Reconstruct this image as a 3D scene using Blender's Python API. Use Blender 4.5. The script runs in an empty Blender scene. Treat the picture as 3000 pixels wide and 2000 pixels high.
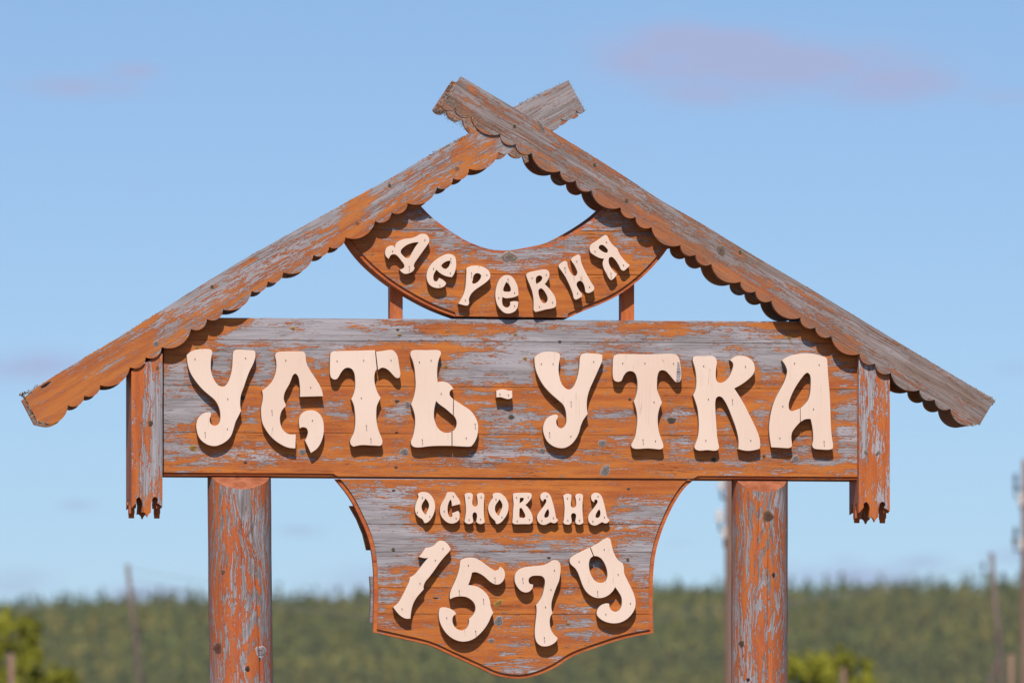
import bpy, bmesh, math, random
from mathutils import Vector, Matrix
from mathutils.geometry import tessellate_polygon
from mathutils.bvhtree import BVHTree
from mathutils.kdtree import KDTree
random.seed(7)
R = math.radians
SC = bpy.context.scene
COL = SC.collection

# ------------------------------------------------------------------ camera
CAM = Vector((-3.7, -24.6, 1.6)); AIM = Vector((0, 0, 3.27))
FWD = (AIM - CAM).normalized(); RGT = FWD.cross(Vector((0, 0, 1))).normalized(); UPV = RGT.cross(FWD)
DIST = (AIM - CAM).length; FPX = DIST * 1000.0            # 1 mm on the sign is about 1 pixel of the 3000 px photograph
cd = bpy.data.cameras.new('camera'); cam = bpy.data.objects.new('camera', cd); COL.objects.link(cam)
cam.matrix_world = Matrix(((RGT.x, UPV.x, -FWD.x, CAM.x), (RGT.y, UPV.y, -FWD.y, CAM.y), (RGT.z, UPV.z, -FWD.z, CAM.z), (0, 0, 0, 1)))
cd.sensor_width = 36.0; cd.lens = 36.0 * FPX / 3000.0
cd.clip_start = 0.5; cd.clip_end = 30000
cd.dof.use_dof = True; cd.dof.focus_distance = DIST; cd.dof.aperture_fstop = 8.2
SC.camera = cam

# ------------------------------------------------------------------ sky and sun
SUNV = Vector((-0.23, -1.0, 1.32)).normalized()            # towards the sun
EL = math.asin(SUNV.z); AZ = math.atan2(SUNV.x, SUNV.y)
w = bpy.data.worlds.new('World'); SC.world = w; w.use_nodes = True
nt = w.node_tree; nt.nodes.clear()
def WN(t, **k):
    n = nt.nodes.new(t)
    for a, b in k.items(): setattr(n, a, b)
    return n
wout = WN('ShaderNodeOutputWorld'); wbg = WN('ShaderNodeBackground')
sky = WN('ShaderNodeTexSky'); sky.sky_type = 'NISHITA'; sky.sun_disc = False
sky.sun_elevation = EL; sky.sun_rotation = AZ; sky.altitude = 0; sky.air_density = 0.62; sky.dust_density = 0.3; sky.ozone_density = 2.0
tint = WN('ShaderNodeMix', data_type='RGBA', blend_type='MULTIPLY'); tint.inputs[0].default_value = 1.0
tint.inputs[7].default_value = (.815, .90, .98, 1)
nt.links.new(sky.outputs[0], tint.inputs[6])
# thin lilac fair-weather clouds, by direction
geo = WN('ShaderNodeTexCoord')
mp = WN('ShaderNodeMapping'); mp.inputs['Scale'].default_value = (40, 40, 130)
nt.links.new(geo.outputs['Generated'], mp.inputs[0])
cn = WN('ShaderNodeTexNoise'); cn.inputs['Scale'].default_value = 2.2; cn.inputs['Detail'].default_value = 6; cn.inputs['Roughness'].default_value = .55
nt.links.new(mp.outputs[0], cn.inputs['Vector'])
def pixdir(px, py):
    return (FWD + RGT * ((px - 1500) / FPX) - UPV * ((py - 1000) / FPX)).normalized()
def M(op, a, b=None, c=None, tree=None):
    t = tree or nt
    n = t.nodes.new('ShaderNodeMath'); n.operation = op
    for i, v in enumerate((a, b, c)):
        if v is None: continue
        if isinstance(v, (int, float)): n.inputs[i].default_value = v
        else: t.links.new(v, n.inputs[i])
    return n.outputs[0]
sep = WN('ShaderNodeSeparateXYZ'); nt.links.new(geo.outputs['Generated'], sep.inputs[0])
azm = M('ARCTAN2', sep.outputs[0], sep.outputs[1]); elv = M('ARCSINE', sep.outputs[2])
CLOUDS = [(2050, 130, 280, 62, 1.15), (2250, 190, 430, 75, 1.2), (2600, 245, 210, 60, 1.0), (1880, 165, 150, 65, .95), (2150, 265, 280, 50, .8), (2950, 285, 160, 30, .4), (230, 255, 210, 36, .8), (390, 208, 90, 28, .65),
          (80, 1075, 250, 60, .62), (230, 1478, 70, 20, .6), (880, 1555, 80, 22, .55), (40, 1710, 140, 45, .6), (420, 1745, 170, 38, .6), (2700, 1645, 110, 26, .55), (2480, 1640, 70, 22, .4),
          (2960, 1630, 90, 30, .5), (1150, 1715, 260, 60, .6), (2500, 1690, 300, 45, .55), (700, 690, 70, 18, .12), (2980, 1080, 90, 30, .35), (3000, 760, 60, 20, .25), (1990, 1590, 60, 16, .3),
          (-500, 300, 400, 70, .6), (-700, 1300, 350, 50, .5), (3600, 500, 450, 70, .6), (3500, 1400, 400, 50, .5), (4500, 900, 500, 70, .6), (-1500, 800, 500, 70, .6)]
def cloud_field(lst):
    cloud = None
    for px, py, sx, sy, am in lst:
        d = pixdir(px, py); a0 = math.atan2(d.x, d.y); e0 = math.asin(d.z)
        dx = M('MULTIPLY', M('SUBTRACT', azm, a0), FPX / sx); dy = M('MULTIPLY', M('SUBTRACT', elv, e0), FPX / sy)
        r2 = M('MULTIPLY_ADD', dx, dx, M('MULTIPLY', dy, dy))
        g = M('MULTIPLY', M('EXPONENT', M('MULTIPLY', r2, -1.0)), am)
        cloud = g if cloud is None else M('MAXIMUM', cloud, g)
    return cloud
GREYBLUE = [c for c in CLOUDS if c[2] <= 110 and c[1] > 1000]
cloud = cloud_field([c for c in CLOUDS if c not in GREYBLUE]); cloud2 = cloud_field(GREYBLUE)
nz = WN('ShaderNodeMapRange'); nz.inputs[1].default_value = .34; nz.inputs[2].default_value = .62; nt.links.new(cn.outputs[0], nz.inputs[0])
def shape(c, top):
    n = WN('ShaderNodeMapRange', interpolation_type='SMOOTHSTEP'); n.inputs[1].default_value = .02; n.inputs[2].default_value = 1.08; n.inputs[4].default_value = top
    nt.links.new(M('MULTIPLY', c, M('ADD', M('MULTIPLY', nz.outputs[0], .75), .62)), n.inputs[0]); return n.outputs[0]
cl = shape(cloud, .92)
# the same thin cloud carries on over the rest of the sky
big = WN('ShaderNodeMapRange'); big.inputs[1].default_value = .60; big.inputs[2].default_value = .85; big.inputs[4].default_value = .45; nt.links.new(cn.outputs[0], big.inputs[0])
cl = M('MINIMUM', M('MAXIMUM', cl, M('MULTIPLY', big.outputs[0], .25)), 1.0)
cmix = WN('ShaderNodeMix', data_type='RGBA'); cmix.inputs[7].default_value = (3.45, 3.95, 6.1, 1)
cl2 = shape(cloud2, .95)
cm2 = WN('ShaderNodeMix', data_type='RGBA'); cm2.inputs[7].default_value = (3.35, 4.15, 6.1, 1)
nt.links.new(cl2, cm2.inputs[0]); nt.links.new(tint.outputs[2], cm2.inputs[6])
nt.links.new(cl, cmix.inputs[0]); nt.links.new(cm2.outputs[2], cmix.inputs[6]); nt.links.new(cmix.outputs[2], wbg.inputs[0])
wbg.inputs[1].default_value = 0.116
nt.links.new(wbg.outputs[0], wout.inputs[0])
w.cycles.sampling_method = 'MANUAL'; w.cycles.sample_map_resolution = 256
sl = bpy.data.lights.new('sun', 'SUN'); sl.energy = 4.7; sl.angle = R(0.55); sl.color = (1.0, 0.90, 0.80)
so = bpy.data.objects.new('sun', sl); COL.objects.link(so); so.rotation_euler = (-SUNV).to_track_quat('-Z', 'Y').to_euler()
vs = SC.view_settings; vs.view_transform = 'Standard'; vs.look = 'None'; vs.exposure = 0.0; vs.gamma = 1.0; vs.use_curve_mapping = False

# ------------------------------------------------------------------ pixel <-> place
def P(px, py, y=0.0):
    """point where the line of sight through a photo pixel meets the vertical plane at depth y (metres)"""
    d = FWD + RGT * ((px - 1500) / FPX) - UPV * ((py - 1000) / FPX)
    t = (y - CAM.y) / d.y
    return CAM + d * t
def proj(v):
    d = Vector(v) - CAM; z = d.dot(FWD)
    return 1500 + FPX * d.dot(RGT) / z, 1000 - FPX * d.dot(UPV) / z

# ------------------------------------------------------------------ materials
class NT:
    def __init__(s, name):
        s.m = bpy.data.materials.new(name); s.m.use_nodes = True; s.t = s.m.node_tree
        s.b = s.t.nodes['Principled BSDF']
    def n(s, t, ins=None, **k):
        n = s.t.nodes.new(t)
        for a, b in k.items(): setattr(n, a, b)
        for a, b in (ins or {}).items():
            if hasattr(b, 'links') or isinstance(b, bpy.types.NodeSocket): s.t.links.new(b, n.inputs[a])
            else: n.inputs[a].default_value = b
        return n
    def mth(s, op, a, b=None, c=None): return M(op, a, b, c, s.t)
    def noise(s, vec, scale, detail=4, rough=.55, sc3=None, dist=0):
        if sc3 is not None:
            vec = s.n('ShaderNodeVectorMath', {0: vec, 1: sc3}, operation='MULTIPLY').outputs[0]
        return s.n('ShaderNodeTexNoise', {'Vector': vec, 'Scale': scale, 'Detail': detail, 'Roughness': rough, 'Distortion': dist}).outputs[0]
    def ramp(s, f, lo, hi, a=0., b=1., smooth=True):
        return s.n('ShaderNodeMapRange', {0: f, 1: lo, 2: hi, 3: a, 4: b}, interpolation_type='SMOOTHSTEP' if smooth else 'LINEAR').outputs[0]
    def mix(s, f, a, b, mode='MIX'):
        n = s.n('ShaderNodeMix', data_type='RGBA', blend_type=mode)
        for i, v in ((0, f), (6, a), (7, b)):
            if isinstance(v, bpy.types.NodeSocket): s.t.links.new(v, n.inputs[i])
            elif i == 0: n.inputs[0].default_value = v
            else: n.inputs[i].default_value = (*v, 1) if len(v) == 3 else v
        return n.outputs[2]
    def attr(s, name): return s.n('ShaderNodeAttribute', attribute_name=name, attribute_type='GEOMETRY')
    def done(s, col, rough=.7, bump=None, strength=.5, dist=.002, spec=.25):
        if isinstance(col, bpy.types.NodeSocket): s.t.links.new(col, s.b.inputs['Base Color'])
        else: s.b.inputs['Base Color'].default_value = (*col, 1)
        if isinstance(rough, bpy.types.NodeSocket): s.t.links.new(rough, s.b.inputs['Roughness'])
        else: s.b.inputs['Roughness'].default_value = rough
        s.b.inputs['Specular IOR Level'].default_value = spec
        if bump is not None:
            bn = s.n('ShaderNodeBump', {'Height': bump, 'Strength': strength, 'Distance': dist})
            s.t.links.new(bn.outputs[0], s.b.inputs['Normal'])
        return s.m

def painted_wood():
    """orange paint flaking off silver-grey softwood; gc = (along grain, across, depth) in metres, bare = how much paint is gone, dirt = brown grime"""
    k = NT('flaking_orange_paint_on_grey_wood')
    gc = k.attr('gc').outputs['Vector']; bare = k.attr('bare').outputs['Fac']; dirt = k.attr('dirt').outputs['Fac']; red = k.attr('red').outputs['Fac']
    warp = k.n('ShaderNodeTexNoise', {'Vector': gc, 'Scale': 7.0, 'Detail': 2}).outputs[1]
    wv = k.n('ShaderNodeVectorMath', {0: k.n('ShaderNodeVectorMath', {0: warp, 1: (.5, .5, .5)}, operation='SUBTRACT').outputs[0], 1: (.06, .012, 0)}, operation='MULTIPLY').outputs[0]
    v = k.n('ShaderNodeVectorMath', {0: gc, 1: wv}, operation='ADD').outputs[0]
    nA = k.noise(v, 1, 5, .6, (9, 55, 30))
    nB = k.noise(v, 1, 4, .65, (34, 300, 60))
    nC = k.noise(v, 1, 3, .6, (120, 420, 90))
    f = k.mth('ADD', k.mth('ADD', k.mth('MULTIPLY', nA, .74), k.mth('MULTIPLY', nB, .66)), k.mth('MULTIPLY', nC, .40))
    # growth rings: where the grain runs in arches the paint lets go along it
    ring = k.attr('ring').outputs['Fac']
    rq = k.n('ShaderNodeTexNoise', {'Vector': k.n('ShaderNodeVectorMath', {0: gc, 1: (2.0, 15, 5)}, operation='MULTIPLY').outputs[0], 'Scale': 1.0, 'Detail': 1.2, 'Roughness': .45}).outputs[0]
    rings = k.mth('SINE', k.mth('MULTIPLY', rq, 130.0))
    f = k.mth('ADD', f, k.mth('MULTIPLY', k.mth('MULTIPLY', rings, ring), .070))
    f = k.mth('ADD', k.mth('SUBTRACT', f, .40), k.mth('MULTIPLY', k.mth('SUBTRACT', bare, .56), .42))
    gone = k.ramp(f, .485, .515)
    peel_shadow = k.mth('MULTIPLY', k.ramp(f, .455, .49), k.ramp(f, .525, .50))
    # bare wood
    g1 = k.noise(v, 1, 4, .7, (5, 420, 60)); g2 = k.noise(v, 1, 3, .5, (2.2, 26, 20))
    wood = k.mix(k.ramp(g1, .34, .64), (.185, .165, .17), (.415, .39, .415))
    wood = k.mix(k.mth('MULTIPLY', k.mth('MULTIPLY', k.ramp(rings, .1, .9), ring), .45), wood, (.12, .085, .07))
    wood = k.mix(k.mth('MULTIPLY', k.ramp(g2, .42, .72), .55), wood, (.52, .49, .53))
    wood = k.mix(k.mth('MULTIPLY', k.ramp(k.noise(v, 1, 3, .6, (1.6, 90, 30)), .60, .74), .65), wood, (.12, .095, .09))
    # paint
    o1 = k.noise(v, 1, 4, .6, (4, 40, 20)); o2 = k.noise(v, 1, 3, .7, (12, 500, 60))
    paint = k.mix(k.ramp(o1, .32, .68), (.40, .106, .026), (.575, .184, .031))
    paint = k.mix(red, paint, k.mix(k.ramp(o1, .3, .7), (.46, .090, .028), (.58, .140, .036)))
    paint = k.mix(k.mth('MULTIPLY', k.ramp(o2, .50, .72), .28), paint, (.22, .065, .03))
    paint = k.mix(k.mth('MULTIPLY', k.ramp(k.noise(v, 1, 4, .7, (60, 500, 90)), .57, .67), .7), paint, (.45, .29, .22))
    c = k.mix(gone, paint, wood)
    c = k.mix(k.mth('MULTIPLY', peel_shadow, .28), c, (.13, .05, .03))  # shadow line under the flake edges, painted into the colour
    # fine cracks and grime
    cr = k.ramp(k.mth('ABSOLUTE', k.mth('SUBTRACT', k.noise(v, 1, 2, .5, (2.6, 110, 40)), .5)), .006, .0)
    cr = k.mth('MULTIPLY', cr, k.ramp(k.noise(v, 1, 2, .5, (5, 12, 9)), .52, .64))
    c = k.mix(k.mth('MULTIPLY', cr, .75), c, (.06, .035, .025))
    dn = k.mth('MULTIPLY', dirt, k.ramp(k.noise(v, 1, 5, .65, (5, 34, 20)), .30, .66, .35, 1))
    c = k.mix(dn, c, k.mix(k.ramp(g1, .3, .7), (.13, .080, .055), (.27, .185, .14)))
    h = k.mth('ADD', k.mth('MULTIPLY', gone, -1.0), k.mth('ADD', k.mth('MULTIPLY', g1, .9), k.mth('MULTIPLY', cr, -2.5)))
    return k.done(c, k.ramp(gone, 0, 1, .55, .85), h, .7, .0013)
WOOD = painted_wood()

def letter_paint():
    k = NT('cream_letter_paint')
    gc = k.attr('gc').outputs['Vector']
    n1 = k.noise(gc, 1, 3, .5, (2.5, 2.5, 2.5)); n2 = k.noise(gc, 1, 3, .6, (300, 5, 30)); n3 = k.noise(gc, 1, 4, .6, (25, 9, 20))
    c = k.mix(k.ramp(n1, .3, .7), (.81, .61, .488), (.87, .685, .57))
    c = k.mix(k.mth('MULTIPLY', k.ramp(n2, .5, .75), .10), c, (.60, .44, .33))
    c = k.mix(k.mth('MULTIPLY', k.ramp(n3, .56, .76), .20), c, (.60, .45, .34))
    cr = k.ramp(k.mth('ABSOLUTE', k.mth('SUBTRACT', k.noise(gc, 1, 1, .4, (55, 1.3, 9)), .5)), .0045, .0)
    cr = k.mth('MULTIPLY', cr, k.ramp(k.noise(gc, 1, 1, .4, (9, 9, 9)), .50, .60))
    c = k.mix(k.mth('MULTIPLY', cr, .55), c, (.34, .21, .14))
    edge = k.attr('edge').outputs['Fac']
    c = k.mix(edge, c, k.mix(k.ramp(n3, .35, .6), (.22, .16, .11), (.42, .30, .21)))
    return k.done(c, .5, k.mth('ADD', n2, k.mth('MULTIPLY', cr, -2.)), .15, .0006, .3)
CREAM = letter_paint()
def nailmat():
    k = NT('rusty_nail'); return k.done((.055, .035, .028), .7)
NAIL = nailmat()
def knotmat():
    k = NT('weathered_knot')
    r = k.attr('kr').outputs['Fac']; tone = k.attr('tone').outputs['Vector']
    tc = k.n('ShaderNodeTexCoord').outputs['Object']
    n = k.noise(tc, 160, 4, .6)
    rings = k.mth('SINE', k.mth('ADD', k.mth('MULTIPLY', r, 22), k.mth('MULTIPLY', n, 8)))
    c = k.mix(k.ramp(rings, -1, 1), k.mix(1.0, tone, (.55, .5, .48), 'MULTIPLY'), tone)
    c = k.mix(k.mth('MULTIPLY', k.ramp(r, .70, .95), .8), c, k.mix(1.0, tone, (1.6, 1.6, 1.65), 'MULTIPLY'))
    c = k.mix(k.mth('MULTIPLY', k.ramp(n, .55, .62), .6), c, (.05, .035, .03))
    return k.done(c, .8, n, .5, .002)
KNOT = knotmat()
def lichenmat():
    k = NT('crusty_lichen'); tc = k.n('ShaderNodeTexCoord').outputs['Object']
    n = k.noise(tc, 120, 3, .6); n2 = k.noise(tc, 9, 3, .6)
    c = k.mix(k.ramp(n, .35, .62), (.16, .125, .085), (.56, .49, .41)); c = k.mix(k.mth('MULTIPLY', k.ramp(n2, .45, .6), .6), c, (.13, .09, .07))
    return k.done(c, .95)
LICHEN = lichenmat()
def simple(name, c1, c2, scale=(3, 3, 3), rough=.8, bump=.3, dist=.01):
    k = NT(name); tc = k.n('ShaderNodeTexCoord').outputs['Object']
    n = k.noise(tc, 1, 5, .6, scale)
    return k.done(k.mix(k.ramp(n, .3, .7), c1, c2), rough, n, bump, dist)
SCREW = simple('tarnished_screw', (.10, .075, .05), (.24, .18, .11), (300, 300, 300), .5)
GRASSG = simple('dry_verge_grass_and_gravel', (.085, .066, .032), (.14, .105, .055), (.05, .05, .05), .9)
HILLG = simple('hill_floor', (.035, .05, .018), (.07, .075, .03), (.05, .05, .05), .95)
BARK = simple('bark', (.10, .07, .05), (.22, .17, .13), (9, 9, 2), .9)
POLE = simple('weathered_pole_wood', (.12, .09, .08), (.22, .165, .145), (22, 22, 1.2), .85, .4, .01)
POLEP = simple('pinkish_pole_wood', (.17, .10, .075), (.28, .175, .135), (22, 22, 1.2), .85, .4, .01)
PORC = simple('white_porcelain', (.72, .70, .68), (.80, .78, .76), (9, 9, 9), .2, .02)
IRON = simple('dark_iron', (.06, .055, .06), (.12, .11, .11), (20, 20, 20), .6)
CABLE = simple('aluminium_cable', (.22, .21, .21), (.30, .29, .29), (3, 3, 3), .5)
def leafmat(name, c1, c2, sc):
    k = NT(name); gi = k.n('ShaderNodeNewGeometry'); n = k.noise(gi.outputs['Position'], sc, 3, .6)
    rnd = gi.outputs['Random Per Island']
    c = k.mix(k.ramp(n, .32, .68), c1, c2)
    if sc < .5:
        broad = k.noise(gi.outputs['Position'], 1, 3, .55, (.010, .006, .05)); c = k.mix(k.mth('MULTIPLY', k.ramp(broad, .40, .62), .55), c, (.10, .115, .044))
    c = k.mix(k.mth('MULTIPLY', rnd, .35), c, (c2[0] * 1.25, c2[1] * 1.15, c2[2] * .9))
    m = k.done(c, .6, None)
    tr = k.n('ShaderNodeBsdfTranslucent', {'Color': c}); mx = k.n('ShaderNodeMixShader', {0: .3, 1: k.b.outputs[0], 2: tr.outputs[0]})
    k.t.links.new(mx.outputs[0], k.t.nodes['Material Output'].inputs[0]); return m
LEAFY = leafmat('yellow_green_leaves', (.13, .15, .012), (.31, .31, .030), 1.5)
FOREST = leafmat('mixed_forest_leaves', (.125, .185, .036), (.33, .285, .066), .055)
CONIF = leafmat('dark_conifer_needles', (.075, .125, .036), (.15, .185, .050), .06)

# ------------------------------------------------------------------ object helpers
def link(o, parent=None):
    COL.objects.link(o)
    if parent is not None: o.parent = parent
    return o
def tag(o, label=None, cat=None, group=None, kind=None):
    for a, b in (('label', label), ('category', cat), ('group', group), ('kind', kind)):
        if b: o[a] = b
    return o
def mobj(name, me, parent=None, mats=(WOOD,)):
    o = bpy.data.objects.new(name, me)
    if not me.materials:
        for m in mats: me.materials.append(m)
    return link(o, parent)
def empty(name, loc=(0, 0, 0)):
    o = bpy.data.objects.new(name, None); o.location = loc; o.empty_display_size = .2; return link(o)
def const(v): return lambda px, py: v
def wear_attrs(me, ring=.30):
    me.attributes.new('gc', 'FLOAT_VECTOR', 'POINT')
    for n in ('bare', 'dirt', 'red', 'ring'): me.attributes.new(n, 'FLOAT', 'POINT')
    me.attributes['ring'].data.foreach_set('value', [ring] * len(me.vertices))
    return [me.attributes[n] for n in ('gc', 'bare', 'dirt', 'red')]
def put_attrs(me, grain, seed, bare, dirt=const(0.), red=0., flags=None):
    """grain coordinates and wear per vertex"""
    gx, gz = grain; rs = random.Random(seed); ox, oy = rs.uniform(0, 50), rs.uniform(0, 50)
    a, b, d, r = wear_attrs(me)
    for i, v in enumerate(me.vertices):
        x, y, z = v.co
        a.data[i].vector = (x * gx + z * gz + ox, -x * gz + z * gx + oy, y)
        px, py = proj(v.co)
        b.data[i].value = bare(px, py); d.data[i].value = dirt(px, py); r.data[i].value = red
def clip(bm, a, b, keep_below):
    """cut a flat sheet in the x-z plane along the line a-b; keep what lies below (or above) it"""
    dv = (b - a); no = Vector((-dv.z, 0, dv.x)).normalized()
    if no.z < 0: no = -no
    g = bm.verts[:] + bm.edges[:] + bm.faces[:]
    bmesh.ops.bisect_plane(bm, geom=g, dist=1e-6, plane_co=a, plane_no=no, clear_outer=keep_below, clear_inner=not keep_below)
def flat(pts):
    bm = bmesh.new()
    cl = [p for i, p in enumerate(pts) if (p - pts[i - 1]).length > 1e-5]
    vs_ = [bm.verts.new(p) for p in cl]
    for t in tessellate_polygon([[Vector((p.x, p.z, 0)) for p in cl]]): bm.faces.new([vs_[i] for i in t])
    return bm
def gridcut(bm, dx, dz):
    xs = [v.co.x for v in bm.verts]; zs = [v.co.z for v in bm.verts]
    def cuts(lo, hi, st, no, ax):
        n = int((hi - lo) / st)
        for i in range(1, n + 1):
            co = Vector((0, 0, 0)); co[ax] = lo + (hi - lo) * i / (n + 1)
            bmesh.ops.bisect_plane(bm, geom=bm.verts[:] + bm.edges[:] + bm.faces[:], dist=1e-7, plane_co=co, plane_no=no)
    if dx: cuts(min(xs), max(xs), dx, Vector((1, 0, 0)), 0)
    if dz: cuts(min(zs), max(zs), dz, Vector((0, 0, 1)), 2)
def solid(bm, thick):
    """flat sheet -> board: the sheet is its front, thickness goes to +y"""
    bmesh.ops.recalc_face_normals(bm, faces=bm.faces[:])
    for f in bm.faces:
        if f.normal.y > 0: f.normal_flip()
    bound = [e for e in bm.edges if len(e.link_faces) == 1]
    front = bm.faces[:]; vmap = {}
    for v in bm.verts[:]: vmap[v] = bm.verts.new(v.co + Vector((0, thick, 0)))
    for f in front: bm.faces.new([vmap[v] for v in reversed(f.verts)])
    for e in bound:
        f = e.link_faces[0]
        for l in f.loops:
            if l.edge == e: a, b = l.vert, l.link_loop_next.vert
        bm.faces.new((b, a, vmap[a], vmap[b]))
def tomesh(bm, name):
    me = bpy.data.meshes.new(name); bm.to_mesh(me); bm.free(); return me
def plate(name, pix, y, thick, grain, seed, bare, parent=None, dirt=const(0.), red=0., grid=(0.05, 0.05), clips=(), world=None):
    pts = world if world else [P(px, py, y) for px, py in pix]
    bm = flat(pts)
    for (a, b, kb) in clips: clip(bm, a, b, kb)
    if grid: gridcut(bm, *grid)
    solid(bm, thick)
    me = tomesh(bm, name); put_attrs(me, grain, seed, bare, dirt, red)
    return mobj(name, me, parent)
def offset(pix, d):
    """inset a closed outline; d is one number or one per point (outline may run either way)"""
    n = len(pix); area = sum(pix[i][0] * pix[(i + 1) % n][1] - pix[(i + 1) % n][0] * pix[i][1] for i in range(n)); s = 1 if area > 0 else -1
    out = []
    for i in range(n):
        (x0, y0), (x1, y1), (x2, y2) = pix[i - 1], pix[i], pix[(i + 1) % n]
        def nrm(ax, ay, bx, by):
            l = math.hypot(bx - ax, by - ay) or 1; return (-(by - ay) / l * s, (bx - ax) / l * s)
        n1 = nrm(x0, y0, x1, y1); n2 = nrm(x1, y1, x2, y2)
        k = 1 + n1[0] * n2[0] + n1[1] * n2[1]; k = max(k, .5)
        dd = d[i] if isinstance(d, (list, tuple)) else d
        out.append((x1 + dd * (n1[0] + n2[0]) / k, y1 + dd * (n1[1] + n2[1]) / k))
    return out
def crv(pts, closed=True, step=5.0):
    """smooth line through points; a point with a third item is a corner"""
    n = len(pts); out = []
    segs = n if closed else n - 1
    for i in range(segs):
        p1 = pts[i]; p2 = pts[(i + 1) % n]
        p0 = pts[i - 1] if (closed or i > 0) else p1
        p3 = pts[(i + 2) % n] if (closed or i + 2 < n) else p2
        if len(p1) > 2: p0 = p1
        if len(p2) > 2: p3 = p2
        L = math.hypot(p2[0] - p1[0], p2[1] - p1[1]); k = max(1, int(L / step))
        def al(a, b): return max(math.hypot(b[0] - a[0], b[1] - a[1]) ** .5, 1e-4)
        t1 = al(p0, p1) if p0 is not p1 else None; d12 = al(p1, p2); t3 = al(p2, p3) if p3 is not p2 else None
        for j in range(k):
            t = j / k; r = []
            for c in (0, 1):
                if t1 is None and t3 is None: r.append(p1[c] + (p2[c] - p1[c]) * t); continue
                m1 = (p2[c] - p1[c]) if t1 is None else ((p1[c] - p0[c]) / t1 - (p2[c] - p0[c]) / (t1 + d12) + (p2[c] - p1[c]) / d12) * d12
                m2 = (p2[c] - p1[c]) if t3 is None else ((p2[c] - p1[c]) / d12 - (p3[c] - p1[c]) / (d12 + t3) + (p3[c] - p2[c]) / t3) * d12
                if t1 is None: m1 = 2 * (p2[c] - p1[c]) * .75 - m2 * .5
                if t3 is None: m2 = 2 * (p2[c] - p1[c]) * .75 - m1 * .5
                h = t * t; q = h * t
                r.append((2 * q - 3 * h + 1) * p1[c] + (q - 2 * h + t) * m1 + (-2 * q + 3 * h) * p2[c] + (q - h) * m2)
            out.append(tuple(r))
    if not closed: out.append(tuple(pts[-1][:2]))
    return out
def digitmap(x0, dx, ys, rows):
    rows = [[int(c) / 9 for c in r] for r in rows]
    def f(px, py):
        u = min(max((px - x0) / dx, 0), len(rows[0]) - 1.001); i = int(u); u -= i
        j = 0
        while j < len(ys) - 2 and py > ys[j + 1]: j += 1
        v = min(max((py - ys[j]) / (ys[j + 1] - ys[j]), 0), 1)
        return (rows[j][i] * (1 - u) + rows[j][i + 1] * u) * (1 - v) + (rows[j + 1][i] * (1 - u) + rows[j + 1][i + 1] * u) * v
    return f
def add_knots(o, knots, y, wrap=False):
    """knots: (px, py, half width, half height, tilt, tone) as low lens-shaped discs on the front of a board"""
    if not knots: return
    me = o.data; mi = len(me.materials); me.materials.append(KNOT)
    bm = bmesh.new(); bm.from_mesh(me)
    kr = bm.verts.layers.float.get('kr') or bm.verts.layers.float.new('kr'); tn = bm.verts.layers.float_vector.get('tone') or bm.verts.layers.float_vector.new('tone')
    tree = BVHTree.FromBMesh(bm) if wrap else None
    for px, py, rx, ry, tilt, tone in knots:
        c = P(px, py, y); ca, sa = math.cos(R(tilt)), math.sin(R(tilt)); rings = []
        for rr, h in ((1.0, -.0004), (.72, .0010), (.35, .0012)):
            ring = []
            for i in range(16):
                a = i * math.tau / 16; k = rr * (1 + .10 * math.sin(3 * a + px) + .06 * math.sin(5 * a + py))
                u, v = rx * k * math.cos(a) * .001, ry * k * math.sin(a) * .001
                q = Vector((c.x + u * ca - v * sa, y - h, c.z + u * sa + v * ca))
                if wrap:
                    hit = tree.ray_cast(Vector((q.x, -1, q.z)), Vector((0, 1, 0)))[0]
                    if hit: q.y = hit.y - h - .0006
                vt = bm.verts.new(q); vt[kr] = rr; vt[tn] = tone; ring.append(vt)
            rings.append(ring)
        fs = [bm.faces.new(list(reversed(rings[2])))]
        for a, b in ((0, 1), (1, 2)):
            for i in range(16): fs.append(bm.faces.new((rings[b][i], rings[b][(i + 1) % 16], rings[a][(i + 1) % 16], rings[a][i])))
        for f in fs: f.material_index = mi; f.smooth = True; f.normal_update()
        for f in fs:
            if f.normal.y > 0: f.normal_flip()
    bm.to_mesh(me); bm.free()
GREY = (.25, .23, .225); DARK = (.11, .085, .07); RESIN = (.36, .22, .06)
def rod(bm, a, b, r0, r1=None, seg=8, mat=0):
    r1 = r0 if r1 is None else r1; d = (b - a).normalized(); s = d.orthogonal().normalized(); t = d.cross(s)
    A = [bm.verts.new(a + (s * math.cos(i * math.tau / seg) + t * math.sin(i * math.tau / seg)) * r0) for i in range(seg)]
    B = [bm.verts.new(b + (s * math.cos(i * math.tau / seg) + t * math.sin(i * math.tau / seg)) * r1) for i in range(seg)]
    fs = [bm.faces.new((A[i], A[(i + 1) % seg], B[(i + 1) % seg], B[i])) for i in range(seg)]
    fs.append(bm.faces.new(list(reversed(A)))); fs.append(bm.faces.new(B))
    for f in fs: f.material_index = mat
    return fs
def screws(parent, spots, y):
    for px, py in spots:
        bm = bmesh.new(); c = P(px, py, y)
        rod(bm, c + Vector((0, .001, 0)), c + Vector((0, -.0022, 0)), .0052, .0046, 12)
        rod(bm, c + Vector((0, -.0022, 0)), c + Vector((0, -.0010, 0)), .0022, .0016, 8)
        bmesh.ops.recalc_face_normals(bm, faces=bm.faces[:])
        mobj('screw', tomesh(bm, 'screw'), parent, (SCREW,))

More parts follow.
